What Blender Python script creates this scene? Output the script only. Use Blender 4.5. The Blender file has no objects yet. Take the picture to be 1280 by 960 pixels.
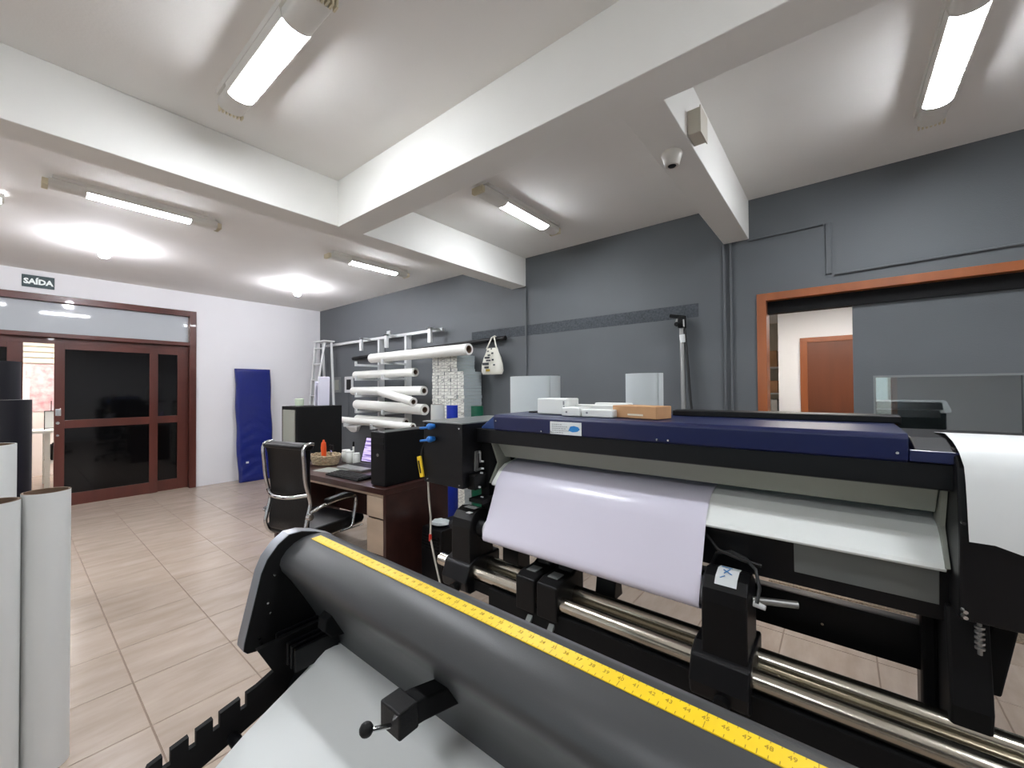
import bpy, bmesh, math, random
from mathutils import Vector, Matrix
random.seed(7)
scene = bpy.context.scene
C = scene.collection

# ---------------------------------------------------------------- camera
F_PX, YAW, PITCH, ROLL = 506.65, -.678282, .0125524, -.0062924
cam_d = bpy.data.cameras.new('camera')
cam = bpy.data.objects.new('camera', cam_d); C.objects.link(cam)
cam_d.sensor_fit = 'HORIZONTAL'; cam_d.sensor_width = 36.0
cam_d.lens = 36.0 * F_PX / 1280.0
cam_d.clip_start = .02
fw = Vector((math.sin(YAW)*math.cos(PITCH), math.cos(YAW)*math.cos(PITCH), math.sin(PITCH)))
rt0 = Vector((math.cos(YAW), -math.sin(YAW), 0)); up0 = rt0.cross(fw)
rt = math.cos(ROLL)*rt0 + math.sin(ROLL)*up0; up = -math.sin(ROLL)*rt0 + math.cos(ROLL)*up0
M = Matrix((rt, up, -fw)).transposed().to_4x4(); M.translation = (0, 0, 1.5)
cam.matrix_world = M
scene.camera = cam

# ---------------------------------------------------------------- world, exposure
w = bpy.data.worlds.new('world'); scene.world = w; w.use_nodes = True
w.node_tree.nodes['Background'].inputs[0].default_value = (.92, .95, 1.0, 1)
w.node_tree.nodes['Background'].inputs[1].default_value = 2.2
vs = scene.view_settings
vs.view_transform = 'Standard'; vs.look = 'None'; vs.gamma = 1.0; vs.use_curve_mapping = False
vs.exposure = 0.62
TUBE_E = 76.0      # fluorescent diffusers
BULB_E = 270.0      # bare bulbs
SIDE_E = 22.0       # unseen lamp added to light the room behind the grey wall
HALL_E = 60.0       # unseen lamp added to light the hall behind the wooden door

# daylight enters through an added, unseen window behind the camera: a light portal guides the sampling there (it emits nothing itself)
pl_ = bpy.data.lights.new('window_portal', 'AREA'); pl_.shape = 'RECTANGLE'; pl_.size = 3.6; pl_.size_y = 1.5; pl_.cycles.is_portal = True
po = bpy.data.objects.new('window_portal', pl_); C.objects.link(po); po.location = (-1.0, -3.05, 1.65); po.rotation_euler = (math.pi/2, 0, 0)

# ---------------------------------------------------------------- materials
def lin(c):
    return tuple(((v/255.)/12.92 if v/255. <= .04045 else ((v/255.+.055)/1.055)**2.4) for v in c)
MATS = {}
def mat(name, rgb, rough=.5, metal=0., var=0., scale=6., stretch=(1,1,1), bump=0., bscale=60., spec=.5,
        coat=0., trans=0., alpha=1., emit=0., rgb2=None, aniso_noise=False):
    m = bpy.data.materials.new(name); m.use_nodes = True
    nt = m.node_tree; b = nt.nodes['Principled BSDF']
    c = lin(rgb)
    b.inputs['Base Color'].default_value = (*c, 1)
    b.inputs['Roughness'].default_value = rough
    b.inputs['Metallic'].default_value = metal
    b.inputs['Specular IOR Level'].default_value = spec
    b.inputs['Coat Weight'].default_value = coat
    b.inputs['Transmission Weight'].default_value = trans
    b.inputs['Alpha'].default_value = alpha
    if emit:
        b.inputs['Emission Color'].default_value = (*c, 1); b.inputs['Emission Strength'].default_value = emit
    tc = nt.nodes.new('ShaderNodeTexCoord')
    if var or rgb2:
        mp = nt.nodes.new('ShaderNodeMapping'); mp.inputs['Scale'].default_value = stretch
        nz = nt.nodes.new('ShaderNodeTexNoise'); nz.inputs['Scale'].default_value = scale; nz.inputs['Detail'].default_value = 5
        nt.links.new(tc.outputs['Object'], mp.inputs[0]); nt.links.new(mp.outputs[0], nz.inputs[0])
        rp = nt.nodes.new('ShaderNodeValToRGB')
        c2 = lin(rgb2) if rgb2 else tuple(max(0, v*(1-var)) for v in c)
        c1 = c if rgb2 else tuple(min(1, v*(1+var*.6)) for v in c)
        rp.color_ramp.elements[0].position = .3; rp.color_ramp.elements[1].position = .7
        rp.color_ramp.elements[0].color = (*c2, 1); rp.color_ramp.elements[1].color = (*c1, 1)
        nt.links.new(nz.outputs[0], rp.inputs[0]); nt.links.new(rp.outputs[0], b.inputs['Base Color'])
    if bump:
        n2 = nt.nodes.new('ShaderNodeTexNoise'); n2.inputs['Scale'].default_value = bscale; n2.inputs['Detail'].default_value = 4
        nt.links.new(tc.outputs['Object'], n2.inputs[0])
        bp = nt.nodes.new('ShaderNodeBump'); bp.inputs['Strength'].default_value = bump; bp.inputs['Distance'].default_value = .01
        nt.links.new(n2.outputs[0], bp.inputs['Height']); nt.links.new(bp.outputs[0], b.inputs['Normal'])
    MATS[name] = m
    return m
def emis(name, rgb, e):
    m = bpy.data.materials.new(name); m.use_nodes = True; nt = m.node_tree
    nt.nodes.clear(); o = nt.nodes.new('ShaderNodeOutputMaterial'); s = nt.nodes.new('ShaderNodeEmission')
    s.inputs[0].default_value = (*lin(rgb), 1); s.inputs[1].default_value = e
    nt.links.new(s.outputs[0], o.inputs[0]); MATS[name] = m; return m
def glass(name, tint, mixv, rough=.03):
    m = bpy.data.materials.new(name); m.use_nodes = True; nt = m.node_tree; nt.nodes.clear()
    o = nt.nodes.new('ShaderNodeOutputMaterial'); t = nt.nodes.new('ShaderNodeBsdfTransparent')
    g = nt.nodes.new('ShaderNodeBsdfGlossy'); x = nt.nodes.new('ShaderNodeMixShader')
    fr = nt.nodes.new('ShaderNodeFresnel'); fr.inputs[0].default_value = 1.5
    ad = nt.nodes.new('ShaderNodeMath'); ad.operation = 'ADD'; ad.inputs[1].default_value = mixv; ad.use_clamp = True
    t.inputs[0].default_value = (*lin(tint), 1); g.inputs['Roughness'].default_value = rough
    g.inputs[0].default_value = (.9, .93, .95, 1)
    nt.links.new(fr.outputs[0], ad.inputs[0]); nt.links.new(ad.outputs[0], x.inputs[0])
    nt.links.new(t.outputs[0], x.inputs[1]); nt.links.new(g.outputs[0], x.inputs[2]); nt.links.new(x.outputs[0], o.inputs[0])
    MATS[name] = m; return m

mat('ceiling_paint', (236,234,230), .8, var=.03, scale=1.5, bump=.06, bscale=90)
mat('beam_paint', (236,235,230), .75, var=.03, scale=2, bump=.05, bscale=120)
mat('white_wall', (236,236,238), .7, var=.02, scale=1.5, bump=.05, bscale=120)
mat('grey_wall', (91,95,98), .6, var=.08, scale=1.2, bump=.12, bscale=140)
mat('grey_rough', (74,79,84), .85, var=.35, scale=60, bump=.8, bscale=160)
mat('grout', (140,121,106), .8)
mat('wood_red', (86,40,31), .35, var=.3, scale=5, stretch=(1,1,.12), coat=.2)
mat('wood_orange', (150,84,44), .4, var=.25, scale=6, stretch=(1,1,.15), coat=.15)
mat('wood_door', (104,54,28), .45, var=.25, scale=5, stretch=(1,1,.12))
mat('desk_dark', (58,32,27), .35, var=.35, scale=8, stretch=(.15,1,1), coat=.2)
mat('desk_light', (190,168,146), .5, var=.15, scale=9, stretch=(.2,1,1))
mat('dark_glass', (9,9,10), .05, spec=.35)
mat('transom_glass', (186,192,196), .05, spec=.6)
mat('black_plastic', (13,13,14), .45, spec=.25, bump=.05, bscale=250)
mat('black_matte', (9,9,10), .7, spec=.25)
mat('black_paint', (15,15,17), .38, spec=.3, bump=.04, bscale=300)
mat('leather', (9,9,10), .38, spec=.3, bump=.1, bscale=90)
mat('chrome', (205,205,205), .12, metal=1)
mat('steel', (196,190,176), .22, metal=1)
mat('dull_steel', (150,150,148), .4, metal=.8)
mat('navy', (17,27,72), .35, coat=.1)
mat('navy_light', (44,66,116), .35)
mat('hood_grey', (60,61,62), .42, bump=.03, bscale=400)
mat('cap_grey', (128,131,136), .32, metal=.55)
mat('ruler_yellow', (242,206,20), .4)
mat('ruler_mark', (176,136,14), .5)
mat('media_white', (226,226,230), .45)
mat('media_lilac', (226,222,236), .22, spec=.5)
mat('paper_white', (222,224,222), .5)
mat('paper_cool', (206,212,212), .5)
mat('roll_white', (232,232,226), .45)
mat('core_brown', (110,88,70), .8)
mat('platen', (246,249,245), .35, metal=.0)
mat('panel_grey', (150,153,142), .5)
mat('plate_grey', (116,120,118), .3, metal=.3)
mat('box_white', (222,222,214), .6)
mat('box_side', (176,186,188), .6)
mat('box_ink', (60,60,64), .7)
mat('cardboard', (196,150,106), .75, var=.1, scale=14)
mat('device_white', (228,230,226), .4)
mat('sticker_white', (222,226,226), .5)
mat('sticker_blue', (40,130,200), .5)
mat('ink_grey', (128,130,134), .6)
mat('blue_plastic', (38,112,190), .4)
mat('yellow_plastic', (236,196,40), .4)
mat('orange_plastic', (232,88,30), .4)
mat('red_plastic', (200,40,30), .4)
mat('cable_white', (205,200,188), .5)
mat('cable_black', (12,12,12), .5)
mat('blue_vinyl', (24,36,112), .2, bump=.4, bscale=14)
mat('wicker', (178,160,130), .8, var=.4, scale=60, bump=.6, bscale=120)
mat('rack_white', (214,216,216), .4)
mat('lilac_paper', (218,216,230), .6)
mat('green_pale', (196,208,186), .6)
mat('vinyl_blue', (24,52,170), .35)
mat('vinyl_green', (8,84,60), .35)
mat('vinyl_black', (18,17,26), .4)
mat('casing', (226,224,218), .5)
mat('louver', (222,212,184), .6)
mat('sign_green', (52,72,74), .5)
mat('sign_white', (225,232,230), .5, emit=.15)
mat('cream', (226,218,198), .7)
mat('pink_wall', (240,222,220), .8, rgb2=(214,150,155), scale=9)
mat('light_brick', (238,226,220), .8)
mat('terrazzo', (168,150,128), .4, rgb2=(92,80,70), scale=90)
mat('bag_cloth', (224,222,210), .7)
mat('bag_print', (58,62,66), .7)
mat('bag_gold', (190,160,60), .7)
mat('cam_white', (216,212,204), .4)
mat('box_beige', (198,192,178), .5)
mat('grey_frame', (120,124,124), .6)
mat('bottle_white', (214,216,210), .4)
emis('tube', (245,249,255), TUBE_E)
emis('bulb', (246,246,255), BULB_E)
emis('side_fill_lamp', (255,248,240), SIDE_E)
emis('hall_fill_lamp', (255,250,244), HALL_E)
glass('clear_glass', (205,215,215), .17)

# laptop screen: lilac page with text rows
def screen_mat():
    m = bpy.data.materials.new('screen'); m.use_nodes = True; nt = m.node_tree; nt.nodes.clear()
    o = nt.nodes.new('ShaderNodeOutputMaterial'); s = nt.nodes.new('ShaderNodeEmission')
    tc = nt.nodes.new('ShaderNodeTexCoord'); mp = nt.nodes.new('ShaderNodeMapping'); mp.inputs['Scale'].default_value = (3, 3, 55)
    nz = nt.nodes.new('ShaderNodeTexNoise'); nz.inputs['Scale'].default_value = 1.0; nz.inputs['Detail'].default_value = 1
    rp = nt.nodes.new('ShaderNodeValToRGB')
    rp.color_ramp.elements[0].position = .38; rp.color_ramp.elements[0].color = (*lin((110,92,150)), 1)
    rp.color_ramp.elements[1].position = .5; rp.color_ramp.elements[1].color = (*lin((196,180,224)), 1)
    nt.links.new(tc.outputs['Object'], mp.inputs[0]); nt.links.new(mp.outputs[0], nz.inputs[0])
    nt.links.new(nz.outputs[0], rp.inputs[0]); nt.links.new(rp.outputs[0], s.inputs[0]); s.inputs[1].default_value = 1.0
    nt.links.new(s.outputs[0], o.inputs[0]); MATS['screen'] = m
screen_mat()
# floor tile: beige travertine, veins shifted from tile to tile
def tile_mat():
    m = bpy.data.materials.new('floor_tile'); m.use_nodes = True; nt = m.node_tree; b = nt.nodes['Principled BSDF']
    tc = nt.nodes.new('ShaderNodeTexCoord'); oi = nt.nodes.new('ShaderNodeObjectInfo')
    ml = nt.nodes.new('ShaderNodeVectorMath'); ml.operation = 'SCALE'; ml.inputs[0].default_value = (37, 53, 11)
    nt.links.new(oi.outputs['Random'], ml.inputs['Scale'])
    ad = nt.nodes.new('ShaderNodeVectorMath'); nt.links.new(tc.outputs['Object'], ad.inputs[0]); nt.links.new(ml.outputs[0], ad.inputs[1])
    mp = nt.nodes.new('ShaderNodeMapping'); mp.inputs['Scale'].default_value = (9, 2.2, 4); mp.inputs['Rotation'].default_value = (0, 0, .1)
    nt.links.new(ad.outputs[0], mp.inputs[0])
    nz = nt.nodes.new('ShaderNodeTexNoise'); nz.inputs['Scale'].default_value = 1.2; nz.inputs['Detail'].default_value = 7; nz.inputs['Roughness'].default_value = .6
    nt.links.new(mp.outputs[0], nz.inputs[0])
    rp = nt.nodes.new('ShaderNodeValToRGB')
    e = rp.color_ramp.elements
    e[0].position = .3; e[0].color = (*lin((168,151,136)), 1); e[1].position = .72; e[1].color = (*lin((189,172,158)), 1)
    nt.links.new(nz.outputs[0], rp.inputs[0]); nt.links.new(rp.outputs[0], b.inputs['Base Color'])
    b.inputs['Roughness'].default_value = .22
    MATS['floor_tile'] = m
tile_mat()

# ---------------------------------------------------------------- mesh helpers
class MB:
    def __init__(s): s.v = []; s.f = []; s.m = []
    def add(s, vs_, fs, mi=0):
        o = len(s.v); s.v += [tuple(v) for v in vs_]; s.f += [tuple(i+o for i in f) for f in fs]; s.m += [mi]*len(fs); return s
    def box(s, x0, x1, y0, y1, z0, z1, mi=0):
        return s.add([(x0,y0,z0),(x1,y0,z0),(x1,y1,z0),(x0,y1,z0),(x0,y0,z1),(x1,y0,z1),(x1,y1,z1),(x0,y1,z1)],
                     [(0,3,2,1),(4,5,6,7),(0,1,5,4),(1,2,6,5),(2,3,7,6),(3,0,4,7)], mi)
    def obox(s, c, ax, ay, az, mi=0):      # oriented box: centre and three half-axis vectors
        c, ax, ay, az = map(Vector, (c, ax, ay, az)); P = []
        for k in (-1, 1):
            for i, j in ((-1,-1),(1,-1),(1,1),(-1,1)): P.append(c+ax*i+ay*j+az*k)
        return s.add(P, [(0,3,2,1),(4,5,6,7),(0,1,5,4),(1,2,6,5),(2,3,7,6),(3,0,4,7)], mi)
    def bar(s, p0, p1, wx, wz, upv=(0,0,1), mi=0):
        p0, p1 = Vector(p0), Vector(p1); d = p1-p0; L = d.length; d.normalize()
        u = Vector(upv); sx = d.cross(u)
        if sx.length < 1e-4: sx = d.cross(Vector((1,0,0)))
        sx.normalize(); u = sx.cross(d)
        return s.obox((p0+p1)/2, sx*wx/2, d*L/2, u*wz/2, mi)
    def prism(s, prof, a, b, axis='x', mi=0, cap_mi=None):   # closed 2-D profile extruded along an axis
        n = len(prof)
        def P(t, q):
            if axis == 'x': return (t, q[0], q[1])
            if axis == 'y': return (q[0], t, q[1])
            return (q[0], q[1], t)
        vv = [P(a, q) for q in prof]+[P(b, q) for q in prof]
        s.add(vv, [(i, (i+1) % n, n+(i+1) % n, n+i) for i in range(n)], mi)
        o = len(s.v)-2*n
        s.f += [tuple(o+i for i in reversed(range(n))), tuple(o+n+i for i in range(n))]
        s.m += [mi if cap_mi is None else cap_mi]*2
        return s
    def cyl(s, p0, p1, r, r1=None, n=20, mi=0, cap=True, cap_mi=None):
        return s.tube([p0, p1], [r, r if r1 is None else r1], n, mi, cap, cap_mi)
    def tube(s, path, r, n=10, mi=0, cap=True, cap_mi=None):
        path = [Vector(p) for p in path]; rr = r if isinstance(r, (list, tuple)) else [r]*len(path)
        o = len(s.v); T = []
        for i in range(len(path)):
            t = path[min(i+1, len(path)-1)]-path[max(i-1, 0)]; t.normalize(); T.append(t)
        u = T[0].cross(Vector((0,0,1)))
        if u.length < 1e-3: u = T[0].cross(Vector((1,0,0)))
        u.normalize()
        for i, p in enumerate(path):
            u = u-T[i]*u.dot(T[i]); u.normalize(); v = T[i].cross(u)
            for k in range(n):
                a = 2*math.pi*k/n; s.v.append(tuple(p+(u*math.cos(a)+v*math.sin(a))*rr[i]))
        for i in range(len(path)-1):
            for k in range(n):
                a, b = o+i*n+k, o+i*n+(k+1) % n
                s.f.append((a, b, b+n, a+n)); s.m.append(mi)
        if cap:
            s.f.append(tuple(o+k for k in reversed(range(n)))); s.f.append(tuple(o+(len(path)-1)*n+k for k in range(n)))
            s.m += [mi if cap_mi is None else cap_mi]*2
        return s
    def lathe(s, c, prof, n=20, mi=0, sx=1., sy=1.):    # prof (r,z) around a vertical axis
        o = len(s.v)
        for r, z in prof:
            for k in range(n):
                a = 2*math.pi*k/n; s.v.append((c[0]+r*math.cos(a)*sx, c[1]+r*math.sin(a)*sy, c[2]+z))
        for i in range(len(prof)-1):
            for k in range(n):
                a, b = o+i*n+k, o+i*n+(k+1) % n
                s.f.append((a, b, b+n, a+n)); s.m.append(mi)
        s.f.append(tuple(o+k for k in reversed(range(n)))); s.f.append(tuple(o+(len(prof)-1)*n+k for k in range(n))); s.m += [mi]*2
        return s
    def hollow(s, p0, p1, r, ri, n=24, mi=0, core_mi=1, depth=.12):   # roll with an open core at both ends
        p0, p1 = Vector(p0), Vector(p1); d = (p1-p0).normalized()
        u = d.cross(Vector((0,0,1)))
        if u.length < 1e-3: u = Vector((1,0,0))
        u.normalize(); v = d.cross(u); L = (p1-p0).length; dp = min(depth, L*.4)
        rings = [(p0+d*dp, ri), (p0, ri), (p0, ri*1.12), (p0, r), (p1, r), (p1, ri*1.12), (p1, ri), (p1-d*dp, ri)]
        mats_ = [core_mi, core_mi, mi, mi, mi, core_mi, core_mi]; o = len(s.v)
        for p, q in rings:
            for k in range(n):
                a = 2*math.pi*k/n; s.v.append(tuple(p+(u*math.cos(a)+v*math.sin(a))*q))
        for i in range(7):
            for k in range(n):
                a, b = o+i*n+k, o+i*n+(k+1) % n
                s.f.append((a, b, b+n, a+n)); s.m.append(mats_[i])
        s.f.append(tuple(o+k for k in reversed(range(n)))); s.f.append(tuple(o+7*n+k for k in range(n))); s.m += [core_mi]*2
        return s
    def sheet(s, prof, a, b, th=.002, nx=2, wob=None, mi=0):  # thin sheet: open profile (y,z) swept in x
        n = len(prof); N = []
        for i in range(n):
            t = Vector(prof[min(i+1,n-1)])-Vector(prof[max(i-1,0)]); t.normalize(); N.append(Vector((-t.y, t.x)))
        o = len(s.v)
        for side in (0, 1):
            for j in range(nx):
                x = a+(b-a)*j/(nx-1)
                for i in range(n):
                    q = Vector(prof[i])-N[i]*th*side
                    dx = dy = dz = 0
                    if wob: dx, dy, dz = wob(j/(nx-1), i/(n-1))
                    s.v.append((x+dx, q.x+dy, q.y+dz))
        K = n*nx
        def q4(a_, b_, c_, d_): s.f.append((a_, b_, c_, d_)); s.m.append(mi)
        for j in range(nx-1):
            for i in range(n-1):
                a0 = o+j*n+i; q4(a0, a0+n, a0+n+1, a0+1)
                a1 = a0+K; q4(a1, a1+1, a1+n+1, a1+n)
        for i in range(n-1):
            q4(o+i, o+i+1, o+K+i+1, o+K+i); e = o+(nx-1)*n; q4(e+i+1, e+i, e+K+i, e+K+i+1)
        for j in range(nx-1):
            q4(o+j*n+n, o+j*n, o+K+j*n, o+K+j*n+n); e = o+n-1; q4(e+j*n, e+j*n+n, e+K+j*n+n, e+K+j*n)
        return s
    def sphere(s, c, r, n=16, mi=0, sz=1.):
        pr = [(r*math.sin(math.pi*i/(n//2)) if 0 < i < n//2 else r*.02, -r*sz*math.cos(math.pi*i/(n//2))) for i in range(n//2+1)]
        return s.lathe(c, pr, n, mi)

ORG = {}
def link(name, mesh): o = bpy.data.objects.new(name, mesh); C.objects.link(o); return o
def obj(name, mb, m, parent=None, bevel=0, smooth=False, kind=None, seg=2, ang=35):
    ms = m if isinstance(m, (list, tuple)) else [m]
    org = Vector((0,0,0)); loc = Vector((0,0,0))
    if parent is not None: org = ORG.get(parent.name, org)
    elif kind is None:
        xs = [v[0] for v in mb.v]; ys = [v[1] for v in mb.v]; zs = [v[2] for v in mb.v]
        loc = Vector(((min(xs)+max(xs))/2, (min(ys)+max(ys))/2, min(zs))); org = loc
    me = bpy.data.meshes.new(name)
    me.from_pydata([(v[0]-org.x, v[1]-org.y, v[2]-org.z) for v in mb.v], [], mb.f)
    for q in ms: me.materials.append(MATS[q])
    me.polygons.foreach_set('material_index', mb.m)
    bm = bmesh.new(); bm.from_mesh(me); bmesh.ops.recalc_face_normals(bm, faces=bm.faces); bm.to_mesh(me); bm.free()
    if smooth:
        me.polygons.foreach_set('use_smooth', [True]*len(me.polygons)); me.set_sharp_from_angle(angle=math.radians(ang))
    me.update()
    o = link(name, me); o.location = loc
    if parent is not None: o.parent = parent; ORG[o.name] = org
    if bevel:
        b = o.modifiers.new('bevel', 'BEVEL'); b.width = bevel; b.segments = seg; b.limit_method = 'ANGLE'; b.angle_limit = math.radians(40)
    if kind: o['kind'] = kind
    return o
def thing(name, label, cat, loc=(0,0,0), rotz=0, group=None, world=True, kind=None):
    o = bpy.data.objects.new(name, None); C.objects.link(o); o.location = loc; o.rotation_euler = (0, 0, rotz)
    o.empty_display_size = .05
    if kind: o['kind'] = kind
    o['label'] = label
    if cat: o['category'] = cat
    if group: o['group'] = group
    ORG[o.name] = Vector(loc) if world else Vector((0,0,0))
    return o
def tag(o, label, cat=None, group=None):
    o['label'] = label
    if cat: o['category'] = cat
    if group: o['group'] = group
    return o
def struct(name, mb, m, label, bevel=0, smooth=False):
    o = obj(name, mb, m, None, bevel, smooth, 'structure'); o['label'] = label; return o
GLY = {}
def glyph(txt, size, extrude=.0006, bold=0.):
    cu = bpy.data.curves.new('t', 'FONT'); cu.body = txt; cu.size = size; cu.extrude = extrude; cu.offset = bold
    cu.align_x = 'CENTER'; cu.align_y = 'CENTER'; cu.resolution_u = 2
    ob = bpy.data.objects.new('t', cu); C.objects.link(ob)
    me = ob.to_mesh(); r = ([tuple(v.co) for v in me.vertices], [tuple(p.vertices) for p in me.polygons])
    ob.to_mesh_clear(); bpy.data.objects.remove(ob); bpy.data.curves.remove(cu)
    return r
def put_text(mb, txt, size, fn, extrude=.0006, bold=0., mi=0):   # fn maps (u,v,w) to a point
    key = (txt, size, extrude, bold)
    if key not in GLY: GLY[key] = glyph(*key)
    v, f = GLY[key]; mb.add([fn(*p) for p in v], f, mi)

# ================================================================ SETTING
WX, WY, CZ = -7.857, 3.797, 3.035
BX, BY = 2.6, -3.0                      # walls behind and right of the camera
# ---- floor with tiles
fl = struct('floor', MB().box(-11.6, BX+.1, BY-.1, 7.6, -.12, -.003), 'grout', 'beige stone tile floor with fine joints')
P = .4275; X0 = -2.42; Y0 = .41; J = .0015
full = None
def tile_mesh(w_, h_):
    mb = MB(); b = .002
    mb.add([(J,J,-.004),(w_-J,J,-.004),(w_-J,h_-J,-.004),(J,h_-J,-.004),(J+b,J+b,0),(w_-J-b,J+b,0),(w_-J-b,h_-J-b,0),(J+b,h_-J-b,0)],
           [(4,5,6,7),(0,1,5,4),(1,2,6,5),(2,3,7,6),(3,0,4,7)])
    me = bpy.data.meshes.new('tile'); me.from_pydata(mb.v, [], mb.f); me.materials.append(MATS['floor_tile']); me.update(); return me
cache = {}
rest = MB()
for i in range(-13, 12):
    for j in range(-8, 8):
        x0, x1 = X0+i*P, X0+(i+1)*P; y0, y1 = Y0+j*P, Y0+(j+1)*P
        x0, x1 = max(x0, WX), min(x1, BX); y0, y1 = max(y0, BY), min(y1, WY)
        if x1-x0 < .02 or y1-y0 < .02: continue
        if j < -3 or (i > 9):
            rest.box(x0+J, x1-J, y0+J, y1-J, -.004, 0); continue
        k = (round(x1-x0, 3), round(y1-y0, 3))
        if k not in cache: cache[k] = tile_mesh(*k)
        o = link('tile', cache[k]); o.parent = fl; o.location = (x0, y0, 0)
obj('tile_field', rest, 'floor_tile', fl, kind='stuff')
side = MB(); side.box(-11.6, WX-.16, -2.2, 2.6, -.004, 0); side.box(-2, 3.2, WY+.16, 7.6, -.004, 0)
obj('side_room_paving', side, 'floor_tile', fl)
# ---- ceiling, beams
struct('ceiling', MB().box(WX-.15, BX+.1, BY-.1, WY+.15, CZ, CZ+.12), 'ceiling_paint', 'flat pale painted concrete ceiling')
struct('trim_1', MB().box(-2.84, BX, 1.504, 1.70, 2.695, CZ), 'beam_paint', 'long white ceiling beam running towards the upper right', .004)
struct('trim_2', MB().box(-3.05, -2.84, BY, WY, 2.70, CZ), 'beam_paint', 'white ceiling beam crossing from the left edge to the grey wall', .004)
struct('trim_3', MB().box(-.745, -.557, 1.70, WY, 2.715, CZ), 'beam_paint', 'short white ceiling beam carrying the dome camera', .004)
# ---- walls
wl = MB()
D0, D1, DT = -1.30, 1.84, 2.742            # left doorway
wl.box(WX-.15, WX, BY-.1, D0, 0, CZ); wl.box(WX-.15, WX, D1, WY+.15, 0, CZ); wl.box(WX-.15, WX, D0, D1, DT, CZ)
struct('wall_left', wl, 'white_wall', 'white wall with the wooden sliding door')
wb = MB()
O0, O1, OT = -.507, 1.75, 2.25             # opening in the grey wall
wb.box(WX, O0, WY, WY+.15, 0, CZ); wb.box(O1, BX+.1, WY, WY+.15, 0, CZ); wb.box(O0, O1, WY, WY+.15, OT, CZ)
wback = struct('wall_back', wb, 'grey_wall', 'dark grey painted long wall')
obj('roughcast_strip', MB().box(-3.73, -.95, WY-.0015, WY+.01, 2.125, 2.245), 'grey_rough', wback)['label'] = 'rough unpainted band across the grey wall'
WN0, WN1, WZ0, WZ1 = -2.8, .8, .9, 2.4         # window added behind the camera to light the printer front
wf = MB(); wf.box(WX-.15, WN0, BY-.1, BY, 0, CZ); wf.box(WN1, BX+.1, BY-.1, BY, 0, CZ); wf.box(WN0, WN1, BY-.1, BY, 0, WZ0); wf.box(WN0, WN1, BY-.1, BY, WZ1, CZ)
struct('wall_front', wf, 'white_wall', 'white wall with the added window behind the camera')
wn = thing('added_window_1', 'wide unseen window added behind the camera for front daylight', None, (-1, BY, WZ0), kind='structure')  # out of view, added so daylight reaches the printer front
q = MB(); q.box(WN0, WN1, BY-.08, BY-.02, WZ0, WZ0+.05); q.box(WN0, WN1, BY-.08, BY-.02, WZ1-.05, WZ1); q.box(WN0, WN0+.05, BY-.08, BY-.02, WZ0, WZ1); q.box(WN1-.05, WN1, BY-.08, BY-.02, WZ0, WZ1)
for k in (1, 2, 3): q.box(WN0+.9*k-.025, WN0+.9*k+.025, BY-.08, BY-.02, WZ0+.05, WZ1-.05)
obj('added_window_frame', q, 'wood_red', wn)
for k in range(4): obj('added_window_pane', MB().box(WN0+.9*k+.028, WN0+.9*k+.872, BY-.053, BY-.047, WZ0+.05, WZ1-.05), 'clear_glass', wn)
struct('wall_right', MB().box(BX, BX+.1, BY, WY, 0, CZ), 'white_wall', 'white wall at the right end of the room')
struct('trim_4', MB().box(O0+.066, O1-.066, WY-.10, WY+.17, -.002, .012), 'terrazzo', 'speckled stone threshold under the sliding panel')

# ---- door 1 : wooden sliding door with dark glass
d1 = thing('door_1', 'reddish brown wooden sliding door with dark glass and a glass transom', None, (WX, .3, 0), kind='structure')
fr = MB(); xa, xb = WX-.13, WX+.03
fr.box(xa, xb, D1-.085, D1, 0, DT); fr.box(xa, xb, D0, D0+.085, 0, DT); fr.box(xa, xb, D0+.085, D1-.085, DT-.085, DT)
fr.box(xa, xb, D0+.085, D1-.085, 2.20, 2.255)
obj('door_frame', fr, 'wood_red', d1, .004)
obj('header_board', MB().box(WX-.10, WX-.05, D0+.085, D1-.085, 2.125, 2.20), 'wood_red', d1)
for a, b in ((D0+.085, D1-.085),):
    g = obj('transom_pane', MB().box(WX-.05, WX-.044, a+.004, b-.004, 2.255, DT-.085), 'transom_glass', d1)
def leaf(y0, y1, yg0, yg1, x, nm):
    t = MB(); zt = 2.125
    t.box(x, x+.04, y0, yg0, 0.01, zt); t.box(x, x+.04, yg1, y1, 0.01, zt)
    t.box(x, x+.04, yg0, yg1, 0.01, .17); t.box(x, x+.04, yg0, yg1, 1.025, 1.13); t.box(x, x+.04, yg0, yg1, 2.055, zt)
    L = obj(nm, t, 'wood_red', d1, .003)
    obj('glass_pane', MB().box(x+.012, x+.026, yg0-.005, yg1+.005, .165, 1.03), 'dark_glass', L)
    obj('glass_pane', MB().box(x+.012, x+.026, yg0-.005, yg1+.005, 1.125, 2.06), 'dark_glass', L)
    return L
L1 = leaf(.363, 1.385, .456, 1.29, WX-.035, 'sliding_leaf')
leaf(1.30, 1.755, 1.388, 1.622, WX-.085, 'fixed_leaf')
leaf(-1.2, .107, -1.05, -.02, WX-.085, 'fixed_leaf')
hw = MB(); hw.box(WX+.005, WX+.018, .375, .425, 1.19, 1.28); 
obj('lock_plate', hw, 'chrome', L1, .003)
hw = MB(); hw.cyl((WX+.004, .395, 1.10), (WX+.03, .395, 1.10), .018); hw.cyl((WX+.004, .395, .94), (WX+.03, .395, .94), .014)
obj('lock_knob', hw, 'chrome', L1, smooth=True)

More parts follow.
